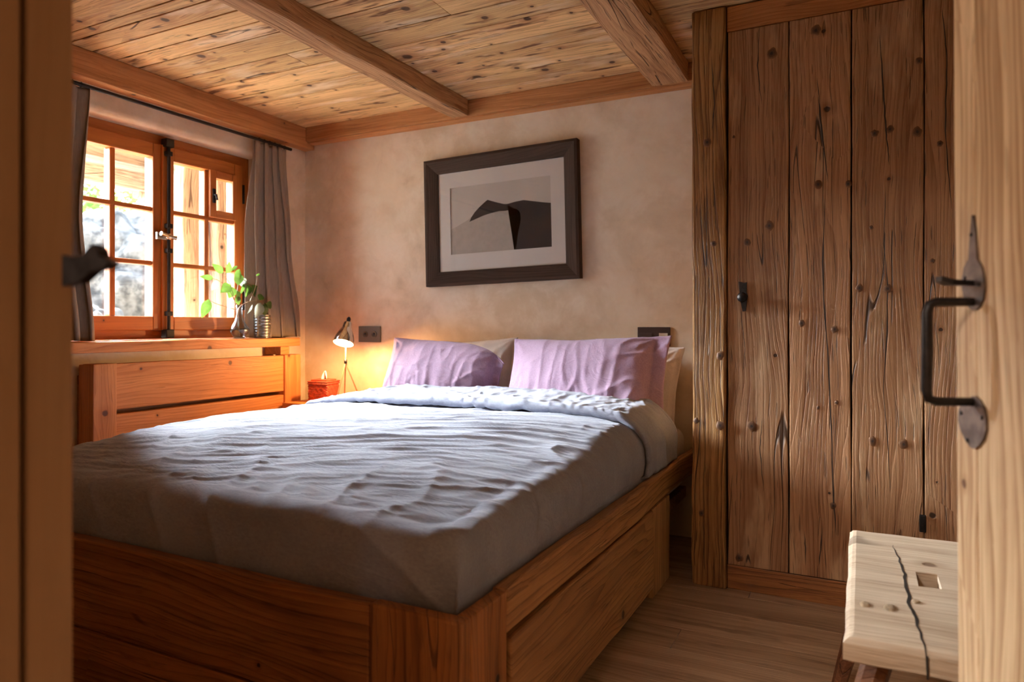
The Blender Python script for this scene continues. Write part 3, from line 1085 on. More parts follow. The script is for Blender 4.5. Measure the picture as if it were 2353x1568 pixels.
# ================================================================== bed
bed = empty('bed', (-1.6, 2.2, 0.0), 'large timber bed frame of thick old planks with corner posts, standing against the picture wall', 'bed')
BX0, BX1, BY0, BY1, RT = -2.56, -0.70, 1.17, 3.39, 0.44
m = MB(); board(m, (-0.925, BY0, 0.0), (BX1, BY0 + .035, RT + .002), 'Z', .006, .004, .08)
board(m, (BX1 - .035, BY0 + .036, 0.0), (BX1, 1.365, RT), 'Z', .006, .004, .08)
m.build('corner_post', M['bedfoot'], bed)['label'] = 'front corner post nearest the camera'
m = MB(); board(m, (BX0, BY0, 0.0), (BX0 + .22, BY0 + .035, RT), 'Z', .006, .003, .08)
m.build('corner_post', M['bedfoot'], bed)
m = MB(); board(m, (BX0 + .22, BY0 + .003, 0.197), (-0.927, BY0 + .04, RT - .002), 'X', .006, .004, .1); m.build('foot_plank', M['bedfoot'], bed)
m = MB(); board(m, (BX0 + .22, BY0 + .006, 0.012), (-0.927, BY0 + .04, 0.192), 'X', .006, .004, .1); m.build('foot_plank', M['bedfoot'], bed)
m = MB(); board(m, (BX1 - .04, 1.368, 0.340), (BX1 - .002, BY1, RT - .0), 'Y', .008, .005, .07); m.build('side_rail', M['bed'], bed)
m = MB(); board(m, (BX1 - .035, 2.566, 0.0), (BX1 - .001, 2.83, .336), 'Z', .005, .003, .08); m.build('rear_post', M['bed'], bed)
m = MB(); board(m, (BX0, BY0 + .036, 0.0), (BX0 + .038, BY1, RT), 'Y', .006, .003, .2); m.build('side_rail', M['bed'], bed)
dr = MB(); board(dr, (BX1 - .045, 1.378, 0.046), (BX1 + .006, 2.560, .332), 'Y', .006, .004, .08)
dr.build('drawer', M['bed'], bed)
m = MB(); board(m, (BX1 - .20, 1.40, 0.0), (BX1 - .06, 2.54, .045), 'Y', .003); m.build('plinth', M['floor'], bed)
m = MB(); board(m, (BX0 + .04, BY0 + .05, .20), (BX1 - .06, BY1, .25), 'X', .003); m.build('slat_base', M['bed'], bed)

# mattress with fitted sheet
m = MB()
bm = bmesh.new(); bmesh.ops.create_cube(bm, size=1)
for v in bm.verts:
    v.co = Vector((v.co.x * 1.74, v.co.y * 2.10, v.co.z * .29)) + Vector((-1.62, 2.31, .4))
bmesh.ops.bevel(bm, geom=list(bm.edges), offset=.06, segments=6, profile=.5, affect='EDGES')
bmesh.ops.subdivide_edges(bm, edges=list(bm.edges), cuts=2, use_grid_fill=True)
m.add([v.co + noise.noise_vector(v.co * 6) * .006 for v in bm.verts], [[v.index for v in f.verts] for f in bm.faces], smooth=True)
bm.free()
mt = m.build('mattress', M['white'], loc=(-1.62, 2.3, .255))
tag(mt, 'white-sheeted mattress in the timber bed, showing at the right head end', 'mattress')

# ------------------------------------------------------------------ duvet
XL, XR, YF, YH = -2.50, -0.738, 1.225, 2.985


def ridged(p):
    n_ = 1 - abs(noise.noise(p)) * 2.2
    return max(0.0, n_) ** 3


def wrinkle(x, y, k=1.0):
    # folds run mostly across the bed, bending towards the near right corner
    a = R(14) + .35 * noise.noise(Vector((x * .9, y * .9, 4)))
    u_ = x * math.cos(a) + y * math.sin(a)
    v_ = -x * math.sin(a) + y * math.cos(a)
    w = noise.noise_vector(Vector((u_ * 1.2, v_ * 1.6, 2))) * .25
    big = noise.noise(Vector((u_ * 1.0 + w.x, v_ * 1.9 + w.y, 7.7)))
    mid = ridged(Vector((u_ * 1.5 + w.x, v_ * 5.2 + w.y, 1.3)))
    sml = ridged(Vector((u_ * 3.4 + w.y, v_ * 13.0 + w.x, 5.1)))
    msk = .5 + .5 * noise.noise(Vector((x * 1.7, y * 1.9, 12)))
    return k * (.026 * big + .010 * mid * msk + .010 * sml * (1.0 - .5 * msk) + .0035 * ridged(Vector((u_ * 8 + w.x * 3, v_ * 26, 9))))


def crossprof(q, half_lo, half_hi, r, zb, zt):
    """returns list of (coord, z, outwardness) across: up the side, round, over the top, down"""
    return None


def path_side(dist, coord0, sgn, zb, zt, r):
    """walk from the bottom of the side up and onto the top; dist is arc length"""
    hs = (zt - r) - zb
    if dist < hs:
        return coord0, zb + dist, 1.0
    arc = math.pi / 2 * r
    if dist < hs + arc:
        w = (dist - hs) / r
        return coord0 + sgn * (r - r * math.cos(w)), zt - r + r * math.sin(w), math.cos(w)
    return coord0 + sgn * (r + dist - hs - arc), zt, 0.0


def build_duvet():
    zb, zt = 0.37, 0.628
    r = .09
    hs = zt - r - zb
    arc = math.pi / 2 * r
    wtot = (XR - XL) - 2 * r + 2 * (hs + arc)
    nu = 300
    us = [i / (nu - 1) * wtot for i in range(nu)]
    # path along Y : from the foot bottom to the head, then turned back over itself
    ltop = YH - (YF + r)
    v_list = []
    L1 = hs + arc + ltop
    nv1 = 330
    for j in range(nv1):
        v_list.append(('a', j / (nv1 - 1) * L1))
    rt = .028
    for j in range(1, 13):
        v_list.append(('b', j / 12 * math.pi))
    L3 = .385
    for j in range(1, 60):
        v_list.append(('c', j / 59 * L3))
    for j in range(1, 9):
        v_list.append(('d', j / 8))
    vs = []
    xc = (XL + XR) / 2
    for kind, val in v_list:
        for uu in us:
            if uu < wtot / 2:
                x, zx, ox = path_side(uu, XL, 1, zb, zt, r)
                sgx = -1
            else:
                x, zx, ox = path_side(wtot - uu, XR, -1, zb, zt, r)
                sgx = 1
            off = 0.0
            if kind == 'a':
                y, zy, oy = path_side(val, YF, 1, zb, zt, r)
            elif kind == 'b':
                y, zy, oy = YH + rt * math.sin(val), zt, 0.0
                off = rt * (1 - math.cos(val))
            elif kind == 'c':
                y, zy, oy = YH - val, zt, 0.0
                off = 2 * rt - .012 * (val / L3) + .012 * noise.noise(Vector((x * 5, y * 7, 3)))
            else:
                a_ = val * math.pi
                y, zy, oy = YH - L3 - .020 * math.sin(a_), zt, 0.0
                off = (2 * rt - .012) * (0.5 + 0.5 * math.cos(a_)) * .85 + .012 * 1
            if kind in 'cd':
                y += .018 * noise.noise(Vector((x * 2.3, 9, 1))) + .02 * ox * math.sin(zx * 14)
                if kind == 'c':
                    y += -0.0
            gx = (zx - zb) / (zt - zb)
            gy = (zy - zb) / (zt - zb)
            z = zb + (zt - zb) * gx * gy
            top = (1 - ox) * (1 - oy)
            # overall slump: full in the middle, sagging to the near edge
            fx = (x - XL) / (XR - XL); fy = (y - YF) / (YH - YF)
            edge = min(fx, 1 - fx, .5) * 2
            dome = .020 * (1 - (1 - min(1, edge * 1.6)) ** 2) + .012 * min(1, fy * 2) - .055 * max(0, 1 - fy / .45) ** 1.5 - .02 * max(0, (fx - .75) / .25) ** 2
            wr = wrinkle(x, y)
            dome -= .022 * max(0, 1 - (x - XL) / .45) ** 1.5 * fy
            wr2 = 0
            if kind in 'cd':
                wr = wr * .35 + .005 * ridged(Vector((x * 16, y * 9, 3))) + .005 * noise.noise(Vector((x * 30, y * 16, 5)))
            nf = max(0, 1 - (y - YF) / .55)
            wr += .012 * nf * (1 - nf * .4) * ridged(Vector((x * 5.5 + y * 2.5, y * 2.2, 21)))
            z += top * (dome + wr)
            P = Vector((x, y, z))
            # bulging sides
            side_w = noise.noise(Vector((y * 3, z * 5, 1.0))) * .012 + .016 * ridged(Vector((y * 5, z * 2.0, 8)))
            front_w = noise.noise(Vector((x * 3, z * 5, 2.0))) * .012 + .020 * ridged(Vector((x * 4.5 + z * 3.5, z * 2.5, 5)))
            lean = (1 - gx) * .0
            P.x += sgx * ox * (side_w * (0.25 + .75 * gx) - .004)
            P.y -= oy * (front_w * (0.25 + .75 * gy) - .004)
            # corner pinch
            cp = ox * oy
            if cp > 0:
                P.x -= sgx * cp * .012
                P.y += cp * .012
            if off:
                tl = min(1.0, max(0.0, (x - XL) / .40)); off *= .25 + .75 * tl * tl * (3 - 2 * tl)
                P.z += off * (1 - ox * .8)
                P.x += sgx * ox * off * 0.40
            if kind in 'bcd' and ox > .0:
                pass
            P.x = min(P.x, BX1 - .046) if P.z < RT + .012 else P.x
            P.y = max(P.y, BY0 + .046) if P.z < RT + .012 else P.y
            vs.append(P)
    mm = MB()
    mm.add(vs, grid_faces(nu, len(v_list)), smooth=True)
    o = mm.build('duvet', M['duvet'], loc=(-1.6, 2.1, .6))
    so = o.modifiers.new('thickness', 'SOLIDIFY'); so.thickness = 0.004; so.offset = -1
    tag(o, 'crumpled grey linen duvet spread over the bed and turned back at the pillows', 'duvet')


build_duvet()


# ------------------------------------------------------------------ pillows
def pillow(name, w, h, t_, mat, origin, rotx, rotz, roll, label, group, seed, flange=.045, droop=None, wr=1.0, strap=False):
    """lying in local x (width) / y (height) / z (thickness); stood up and leaned back by rotx"""
    n_ = 90
    Mx = Matrix.Translation(origin) @ Matrix.Rotation(R(rotz), 4, 'Z') @ Matrix.Rotation(R(rotx), 4, 'X') @ Matrix.Rotation(R(roll), 4, 'Z')
    vsf, vsb = [], []
    fR, fO = flange, .006
    fh = h / 2 + fO
    for j in range(n_):
        for i in range(n_):
            s = (i / (n_ - 1) - .5) * 2; q = (j / (n_ - 1) - .5) * 2
            X = s * (w / 2 + (fR if s > 0 else fO)); Y = q * fh
            ax = min(1.0, abs(X) / (w / 2)); ay = min(1.0, abs(Y) / (h / 2))
            T = max(0, (1 - ax ** 2.6)) ** .5 * max(0, (1 - ay ** 2.6)) ** .5 * t_ / 2 * 1.1
            # outline pulled in between the corners
            X2 = X * (1 - .045 * (1 - q * q)); Y2 = Y * (1 - .06 * (1 - s * s))
            nv = noise.noise(Vector((X * 4, Y * 4, seed)))
            # creases radiating from the corners
            ang = math.atan2(abs(Y) - h / 2, abs(X) - w / 2 - .0001)
            dc = math.hypot(abs(X) - w / 2, abs(Y) - h / 2)
            rad_c = math.sin(ang * 11 + seed * (1 if X > 0 else 2) + nv * 3) * math.exp(-dc * 9.0) * .0035
            wq = noise.noise(Vector((X * 5, Y * 5, seed + 9))) * .05
            cs_ = X * math.cos(.5) + Y * math.sin(.5); ct_ = -X * math.sin(.5) + Y * math.cos(.5)
            rd = ridged(Vector(((cs_ + wq) * 3 + seed, (ct_ + wq) * 11, seed))) * .008 * (.3 + .7 * max(0, s))
            rd += ridged(Vector((X * 16 + seed, (Y + wq) * 4, seed + 2))) * .004
            ver = ridged(Vector(((X + wq) * 15 + seed, Y * 2.5, 3))) * .009 * max(0, -q)
            wv = (nv * .012 + rad_c + rd + ver) * wr
            edge_w = .006 * noise.noise(Vector((X * 9, Y * 9, seed + 5)))
            fl = 1 if (abs(X) > w / 2 or abs(Y) > h / 2) else 0
            # sag: gravity makes the lower half fuller
            T *= 1 + .16 * (-q)
            zf = T + wv * (1 - .4 * fl) + edge_w
            zk = -T * .8 + edge_w - .003
            if droop:
                cx_, cy_, amt, dz = droop
                k = max(0, (s * cx_ + 1) / 2) ** 6 * max(0, (q * cy_ + 1) / 2) ** 2
                Y2b = Y2 - amt * k
                zf += dz * k; zk += dz * k
            else:
                Y2b = Y2
            vsf.append(Mx @ Vector((X2, Y2b, zf)))
            vsb.append(Mx @ Vector((X2, Y2b, min(zk, zf - .003))))
    mm = MB()
    F = grid_faces(n_, n_)
    N0 = n_ * n_
    fs = list(F) + [tuple(i + N0 for i in f[::-1]) for f in F]
    rim = [i for i in range(n_)] + [j * n_ + n_ - 1 for j in range(1, n_)] + [(n_ - 1) * n_ + i for i in range(n_ - 2, -1, -1)] + [j * n_ for j in range(n_ - 2, 0, -1)]
    for a, b in zip(rim, rim[1:] + rim[:1]):
        fs.append((b, a, a + N0, b + N0))
    mm.add(vsf + vsb, fs, smooth=True)
    lo = min(v.z for v in vsf + vsb)
    o = mm.build(name, mat, loc=(origin[0], origin[1], lo))
    tag(o, label, 'pillow', group)
    return o


PZ = .555
pillow('pillow', .70, .40, .14, M['white'], (-2.01, 3.285, PZ + .19), 76, 3, 3.0, 'white pillow behind the left lilac pillow', 'white pillows at the wall', 2.2, flange=.02)
pillow('pillow', .72, .42, .13, M['white'], (-1.14, 3.285, PZ + .175), 76, -3, -2.5, 'white pillow behind the right lilac pillow', 'white pillows at the wall', 5.2, flange=.02)
pillow('pillow', .66, .39, .17, M['lilac'], (-2.00, 3.11, PZ + .215), 68, 2, -1, 'left lilac linen pillow, next to the lamp', 'lilac pillows', 1.1,
       flange=.05, droop=(1, 1, .13, .02))
pillow('pillow', .74, .41, .18, M['lilac'], (-1.205, 3.08, PZ + .22), 68, -3, 1.8, 'right lilac linen pillow, with long creases at its right end', 'lilac pillows', 4.4,
       flange=.07, wr=1.25)

# ================================================================== bedside table, lamp, tissue box
nt = empty('bedside_table', (-2.82, 3.22, 0.0), 'low orange wooden bedside table in the corner beside the bed', 'table')
NX0, NX1, NY0, NY1, NZ = -3.04, -2.575, 3.04, 3.39, .575
m = MB(); board(m, (NX0, NY0, NZ - .035), (NX1, NY1, NZ), 'X', .004, .001); m.build('table_top', M['larch'], nt)
for x in (NX0 + .01, NX1 - .045):
    m = MB(); board(m, (x, NY0 + .01, 0), (x + .035, NY1 - .01, NZ - .036), 'Z', .003); m.build('side_panel', M['larch'], nt)
m = MB(); board(m, (NX0 + .045, NY0 + .015, .30), (NX1 - .045, NY1 - .01, .325), 'X', .003); m.build('lower_shelf', M['larch'], nt)

lb = Vector((-2.675, 3.17, NZ))
lampo = empty('desk_lamp', lb, 'small chrome bell-shaded lamp on three thin legs, lit, on the bedside table', 'lamp')
top = lb + Vector((0, 0, .245))
for k, (dx, dy) in enumerate(((.055, .075), (-.01, -.075), (-.06, .06))):
    m = MB(); tube(m, [top + Vector((0, 0, -.005)), lb + Vector((dx, dy, .004))], .0042, 8); m.build('leg', M['lampstem'], lampo)
sh_c = at(789, 789, 'Y', 3.13)
sh_t = at(800, 740, 'Y', 3.185)
axs = (sh_t - sh_c).normalized()
L = (sh_t - sh_c).length
m = MB(); tube(m, [top + Vector((0, 0, -.02)), lb + Vector((.002, 0, .33)), sh_c + axs * L * .75 + Vector((0, .03, -.0))], .0042, 8); m.build('pole', M['lampstem'], lampo)
m = MB(); lathe(m, [(0, -.012), (.009, -.012), (.009, .012), (0, .012)], top + Vector((0, 0, 0)), n=14); m.build('clamp', M['iron'], lampo)
m = MB()
sp_ = [(.0615, 0), (.061, .012), (.058, .03), (.051, .052), (.040, .075), (.030, .092), (.027, .10), (.026, .125), (.020, .132), (0, .134)]
sc_ = L / .134
sp_ = [(r * .95, h * sc_) for r, h in sp_]
lathe(m, sp_, sh_c, axs, 40)
shade = m.build('lamp_shade', M['chrome'], lampo)
m = MB(); lathe(m, [(r * .965, h) for r, h in sp_[:6]] + [(0, sp_[5][1])], sh_c, axs, 40); m.build('shade_lining', M['lampwhite'], shade)
m = MB(); lathe(m, [(0, .0), (.011, 0), (.012, .02), (.006, .030), (0, .031)], sh_t + axs * .0, axs, 16); m.build('cap', M['iron'], shade)
# glowing bulb inside the shade
N = NT('lit_bulb')
N.b.inputs['Base Color'].default_value = (1, .9, .7, 1)
N.b.inputs['Emission Color'].default_value = (1, .62, .26, 1)
N.b.inputs['Emission Strength'].default_value = 60
m = MB()
pr = []
for k in range(13):
    a = math.pi * k / 12
    pr.append((.024 * math.sin(a), .024 - .024 * math.cos(a)))
lathe(m, pr, sh_c + axs * .008, axs, 24)
m.build('bulb', N.m, lampo)
lamp('bulb_light', 'POINT', sh_c - axs * .012, 12.0, (1.0, .55, .22), shadow_soft_size=.02)

# woven tissue box
tb = Vector((-2.865, 3.20, NZ))
bx_ = empty('tissue_box', tb, 'red woven rattan tissue box on the bedside table', 'box')
rz = Matrix.Translation(tb) @ Matrix.Rotation(R(8), 4, 'Z')
m = MB()
hw = .062
for lv in range(14):
    z = .004 + lv * .0075
    pts = []
    for k in range(41):
        a = k / 40 * 4
        sd = int(a) % 4; f = a - int(a)
        c_ = [(-1, -1), (1, -1), (1, 1), (-1, 1), (-1, -1)]
        p = Vector(c_[sd] + (0,)) * (1 - f) + Vector(c_[sd + 1] + (0,)) * f
        wv = .0022 * math.sin(k * math.pi / 1 + lv * math.pi + .4) + .0012 * math.sin(k * 2.1 + lv)
        p = p * (hw + wv)
        pts.append(rz @ Vector((p.x, p.y, z)))
    tube(m, pts, .0046, 6, cap=False)
board(m, (-hw + .004, -hw + .004, .002), (hw - .004, hw - .004, .104), 'Z', .004, mat4=rz)
m.build('basket', M['rattan'], bx_)
m = MB()
board(m, (-hw - .004, -hw - .004, .106), (hw + .004, hw + .004, .124), 'X', .006, mat4=rz)
board(m, (-hw + .008, -hw + .008, .122), (hw - .008, hw - .008, .134), 'X', .005, mat4=rz)
for z in (.109, .121):
    pts = [rz @ Vector((a * (hw + .004), b * (hw + .004), z)) for a, b in ((-1, -1), (1, -1), (1, 1), (-1, 1), (-1, -1))]
    tube(m, pts, .004, 6)
m.build('lid', M['rattan'], bx_)
ts = MB()
nn = 12
vs = []
for j in range(nn):
    q = j / (nn - 1)
    for i in range(nn):
        s = i / (nn - 1) - .5
        wd = .055 * (1 - q) ** .8 + .002
        vs.append(rz @ Vector((s * wd * 1.0 + .010 * q, .012 * math.sin(s * 9 + q * 3) * (1 - q * .7), .133 + .05 * q)))
ts.add(vs, grid_faces(nn, nn), smooth=True)
o = ts.build('tissue', M['tissue'], loc=tb + Vector((0, 0, .133)))
so = o.modifiers.new('thickness', 'SOLIDIFY'); so.thickness = .001
tag(o, 'white paper tissue sticking up from the red woven box', 'tissue')

# ================================================================== wall sockets
wy = BW
s0 = at(826, 750, 'Y', wy); s1 = at(876, 787, 'Y', wy)
so_ = empty('wall_socket', (s0.x * .5 + s1.x * .5, wy, s1.z), 'slate-grey double wall socket beside the lamp', 'socket')
m = MB(); board(m, (s0.x, wy - .010, s1.z), (s1.x, wy - .0005, s0.z), 'X', .003); m.build('plate', M['socket'], so_)
cx_, cz_ = (s0.x + s1.x) / 2, (s0.z + s1.z) / 2
for dx in (-.031, .037):
    m = MB()
    lathe(m, [(0, .0005), (.020, .0005), (.020, .004), (.0175, .004), (.0165, .0015), (0, .0015)], (cx_ + dx, wy - .0100, cz_), (0, -1, 0), 24)
    q = m.build('outlet', M['socket'], so_)
    m = MB()
    lathe(m, [(0, 0), (.009, 0), (.009, .0025), (0, .0025)], (cx_ + dx, wy - .0108, cz_), (0, -1, 0), 16)
    m.build('pin_hole', M['socketdark'], q)
s0 = at(1466, 752, 'Y', wy); s1 = at(1541, 796, 'Y', wy)
so_ = empty('light_switch', ((s0.x + s1.x) / 2, wy, s1.z), 'brown switch plate with a pale rocker, half hidden behind the right pillow', 'switch')
m = MB(); board(m, (s0.x, wy - .010, s1.z), (s1.x, wy - .0005, s0.z), 'X', .003); m.build('plate', M['switch'], so_)
m = MB(); board(m, (s1.x - .055, wy - .014, s1.z + .014), (s1.x - .012, wy - .0102, s0.z - .03), 'X', .002); m.build('rocker', M['switchpale'], so_)
m = MB(); board(m, (s0.x + .012, wy - .014, s1.z + .014), (s0.x + .075, wy - .0102, s0.z - .03), 'X', .002); m.build('rocker', M['switch'], so_)

# ================================================================== picture
PY = BW - .03
P4 = [at(983, 660, 'Y', PY), at(1334, 640, 'Y', PY), at(1328, 318, 'Y', PY), at(976, 373, 'Y', PY)]
pc = sum(P4, Vector()) / 4
pw = ((P4[1] - P4[0]).length + (P4[2] - P4[3]).length) / 2
ph = ((P4[3] - P4[0]).length + (P4[2] - P4[1]).length) / 2
tilt = math.atan2((P4[1] - P4[0]).z + (P4[2] - P4[3]).z, (P4[1] - P4[0]).x + (P4[2] - P4[3]).x)
pic = empty('framed_picture', (pc.x, BW, pc.z - ph / 2), 'dark-framed dune photograph behind glass, hanging slightly crooked on the plaster wall', 'picture')
PM = Matrix.Translation((pc.x, BW, pc.z)) @ Matrix.Rotation(-tilt, 4, 'Y')
fwid = .082
m = MB()


def mitre(mb, hw_, hh_, fwd, y_front, y_in, y_back):
    # four mitred frame bars with a profile falling towards the picture
    ring = [(0, y_back), (0, y_front), (fwd * .18, y_front - .004), (fwd * .9, y_in), (fwd, y_in + .004), (fwd, y_back)]
    for k in range(4):
        vs, gs = [], []
        for side in (0, 1):
            for (d_, y_) in ring:
                if k == 0: c_ = [(-hw_ + d_, -hh_ + d_), (hw_ - d_, -hh_ + d_)][side]
                if k == 1: c_ = [(hw_ - d_, -hh_ + d_), (hw_ - d_, hh_ - d_)][side]
                if k == 2: c_ = [(hw_ - d_, hh_ - d_), (-hw_ + d_, hh_ - d_)][side]
                if k == 3: c_ = [(-hw_ + d_, hh_ - d_), (-hw_ + d_, -hh_ + d_)][side]
                vs.append(PM @ Vector((c_[0], y_, c_[1])))
                gs.append((c_[0] + k * 5, c_[1], y_) if k % 2 == 0 else (c_[1] + k * 5, c_[0], y_))
        n_ = len(ring)
        fs = [(i, (i + 1) % n_, n_ + (i + 1) % n_, n_ + i) for i in range(n_)]
        mb.add(vs, fs, gs)


mitre(m, pw / 2, ph / 2, fwid, -.045, -.030, -.002)
m.build('picture_frame', M['frame'], pic)
iw, ih = pw / 2 - fwid, ph / 2 - fwid
# position of picture details: fractions of the mat opening read from the photo (left 0..1 right, top 0..1 bottom)
def pf(a, b, y_):
    return PM @ Vector((-iw + 2 * iw * a, y_, ih - 2 * ih * b))


ax0, ax1, ay0, ay1 = .095, .895, .155, .83
m = MB()
o4 = [(0, 0), (1, 0), (1, 1), (0, 1)]
i4 = [(ax0, ay0), (ax1, ay0), (ax1, ay1), (ax0, ay1)]
vs = [pf(a, b, -.018) for a, b in o4] + [pf(a, b, -.018) for a, b in i4] + [pf(a, b, -.014) for a, b in i4]
m.add(vs, [(k, (k + 1) % 4, 4 + (k + 1) % 4, 4 + k) for k in range(4)] + [(4 + k, 4 + (k + 1) % 4, 8 + (k + 1) % 4, 8 + k) for k in range(4)])
m.build('mat_board', M['mat_board'], pic)


def poly(name, pts, y_, mat, par):
    mm = MB()
    v = [pf(ax0 + (ax1 - ax0) * a, ay0 + (ay1 - ay0) * b, y_) for a, b in pts]
    n_ = len(v)
    bm_ = bmesh.new()
    bv = [bm_.verts.new(p) for p in v]
    fc = bm_.faces.new(bv)
    bmesh.ops.triangulate(bm_, faces=[fc])
    bm_.verts.index_update()
    fs = [[q.index for q in f.verts] for f in bm_.faces]
    vv = [q.co.copy() for q in bm_.verts]
    bm_.free()
    mm.add(vv, fs)
    return mm.build(name, mat, par)


prt = poly('print', [(0, 0), (1, 0), (1, 1), (0, 1)], -.0125, M['print_sky'], pic)
poly('pale_dune', [(0, .62), (.08, .57), (.18, .50), (.30, .36), (.5, .40), (.68, .42), (.72, .6), (.68, .95), (.66, 1), (0, 1)], -.0128, M['print_sand'], prt)
poly('dark_dune', [(.195, .53), (.215, .47), (.25, .40), (.30, .33), (.36, .26), (.385, .235), (.42, .255), (.48, .29), (.55, .325), (.58, .33), (.66, .31),
                   (.74, .30), (.84, .335), (.93, .365), (1, .385), (1, 1), (.64, 1), (.665, .95), (.67, .88), (.68, .76), (.70, .65), (.712, .56),
                   (.705, .47), (.68, .425), (.64, .41), (.60, .42), (.56, .425), (.50, .42), (.42, .435), (.34, .46), (.26, .50)],
     -.0131, M['print_dark'], prt)
m = MB()
vs = [pf(a, b, -.0235) for a, b in o4] + [pf(a, b, -.0215) for a, b in o4]
m.add(vs, [(0, 1, 2, 3), (7, 6, 5, 4)])
m.build('picture_glass', M['pictureglass'], pic)

# ================================================================== wardrobe
WF = 2.80
wd = empty('wardrobe', (0.3, 3.0, 0.0), 'built-in wardrobe of wide old vertical planks from floor to ceiling', 'wardrobe')
m = MB(); board(m, (-0.603, WF - .012, 0.0), (-0.472, WF + .10, CZ - .004), 'Z', .008, .006, .06)
for kx_, ky_, kr_ in ((1625, 327, 9), (1655, 818, 8), (1600, 968, 6), (1655, 978, 9), (1640, 560, 6), (1612, 1180, 6)):
    add_knot(m, at(kx_, ky_, 'Y', WF - .0175), kr_ / 1598 * 2.9, (1, 0, 0), (0, 0, 1), (0, -1, 0))
add_crack(m, [at(x_, y_, 'Y', WF - .0175) for x_, y_ in ((1635, 130), (1642, 240), (1636, 300))], .002, (0, -1, 0), Vector((1, 0, 0)))
m.build('stile', [M['post'], M['knot']], wd)
m = MB(); board(m, (-0.470, WF, 2.172), (1.33, WF + .05, CZ - .004), 'X', .004, .002, .15); m.build('header', M['trim'], wd)
m = MB(); board(m, (-0.470, WF + .004, 0.0), (1.33, WF + .05, 0.094), 'X', .004, .002, .15); m.build('plinth', M['bedfoot'], wd)
m = MB(); board(m, (-0.603, WF + .10, 0.0), (-0.575, BW - .002, CZ - .004), 'Z', .002); m.build('side_panel', M['wardrobe'], wd)
px_ = [-0.468, -0.2445, -0.0335, 0.193, 0.40, 0.63, 0.86, 1.09, 1.33]
doors = [(0, 2), (2, 4), (4, 6), (6, 8)]
KN = [(1773, 123, 12), (1686, 315, 3.5), (1875, 70, 11), (1880, 424, 9), (1949, 423, 7), (2010, 307, 8), (2045, 297, 8), (2108, 303, 10),
      (1768, 519, 10), (1717, 557, 9), (2002, 523, 4.5), (1975, 662, 8), (2040, 664, 9), (1842, 743, 8), (1918, 757, 8),
      (1727, 980, 11), (1922, 926, 4.5), (1880, 937, 4), (2005, 1014, 9), (2077, 1022, 10), (1915, 1163, 7), (1698, 1283, 9),
      (2112, 140, 7), (2143, 600, 5), (2160, 330, 6)]
CK = [([(1878, 180), (1887, 290), (1903, 420)], 1.6), ([(1896, 470), (1890, 600), (1893, 700), (1902, 800), (1910, 980), (1916, 1160), (1922, 1230)], 1.9),
      ([(2022, 80), (2030, 210), (2036, 300), (2044, 380)], 1.7), ([(2036, 430), (2030, 560), (2040, 660), (2038, 760), (2030, 900), (2041, 1040), (2046, 1130)], 1.3),
      ([(1745, 60), (1741, 150), (1750, 240)], 1.2), ([(1752, 960), (1746, 1030), (1755, 1130)], .9), ([(2165, 20), (2176, 130), (2172, 300), (2186, 480)], 1.5),
      ([(1888, 1230), (1882, 1300)], 1.2), ([(1700, 700), (1712, 800), (1708, 860)], .8), ([(1848, 1220), (1852, 1300)], .9)]
for di, (a, b) in enumerate(doors):
    m = MB()
    for kx_, ky_, kr_ in KN:
        q = at(kx_, ky_, 'Y', WF - .0045)
        if px_[a] < q.x < px_[b]:
            add_knot(m, q, kr_ / 1598 * 2.5, (1, 0, 0), (0, 0, 1), (0, -1, 0))
    for pts, w in CK:
        qs = [at(x_, y_, 'Y', WF - .0045) for x_, y_ in pts]
        if px_[a] < qs[0].x < px_[b]:
            add_crack(m, qs, w / 1598 * 2.9, (0, -1, 0), Vector((1, 0, 0)))
    for k in range(a, b):
        board(m, (px_[k] + .0022, WF - .002, 0.097), (px_[k + 1] - .0022, WF + .028, 2.169), 'Z', .004, .003, .1)
    dd = m.build('door', [M['wardrobe'], M['knot']], wd)
    if di == 0:
        # iron turn knob: a twisted plate and a round boss
        h = MB()
        kc = at(1708, 684, 'Y', WF - .004)
        plate(h, [(-.016, .062), (.004, .056), (.014, .058), (.012, .020), (.017, .006), (.014, -.014), (.010, -.052), (-.002, -.054), (-.008, -.020), (-.015, -.004), (-.012, .014)],
              kc, (1, 0, 0), (0, 0, 1), (0, -1, 0), .006)
        lathe(h, [(0, 0), (.010, 0), (.010, .012), (.017, .018), (.019, .026), (.015, .034), (0, .037)], kc + Vector((0, -.005, 0)), (0, -1, 0), 20)
        h.build('door_handle', M['iron'], dd)
    if di == 1:
        h = MB()
        kc = at(2120, 1203, 'Y', WF - .004)
        board(h, (kc.x - .010, WF - .012, kc.z - .030), (kc.x + .010, WF - .003, kc.z + .030), 'Z', .003)
        h.build('latch', M['iron'], dd)
m = MB(); board(m, (-0.47, BW - .06, 0.0), (RW - .01, BW - .03, CZ - .004), 'Z', .002); m.build('back_panel', M['wardrobe'], wd)

# ================================================================== rustic bench stool
st = empty('stool', (.14, 1.82, 0.0), 'rustic pale wooden bench stool with a cracked seat and a hand hole', 'stool')
SX0, SX1, SY0, SY1, SZ, ST = -.030, .305, 1.425, 2.20, .450, .052
m = MB()
HX0, HX1, HY0, HY1 = .112, .156, 1.775, 1.875
# seat slab as a fine grid with a real hole and a split
NXs, NYs = 40, 80
bm = bmesh.new()


CKS = [at(x_, y_, 'Z', SZ) for x_, y_ in ((2122, 1478), (2108, 1440), (2104, 1415), (2086, 1386), (2091, 1372), (2082, 1350), (2078, 1318), (2066, 1285), (2054, 1262), (2050, 1240))]


def crackx(y):
    for a_, b_ in zip(CKS, CKS[1:]):
        if y <= b_.y:
            return a_.x + (b_.x - a_.x) * (y - a_.y) / (b_.y - a_.y)
    return CKS[-1].x


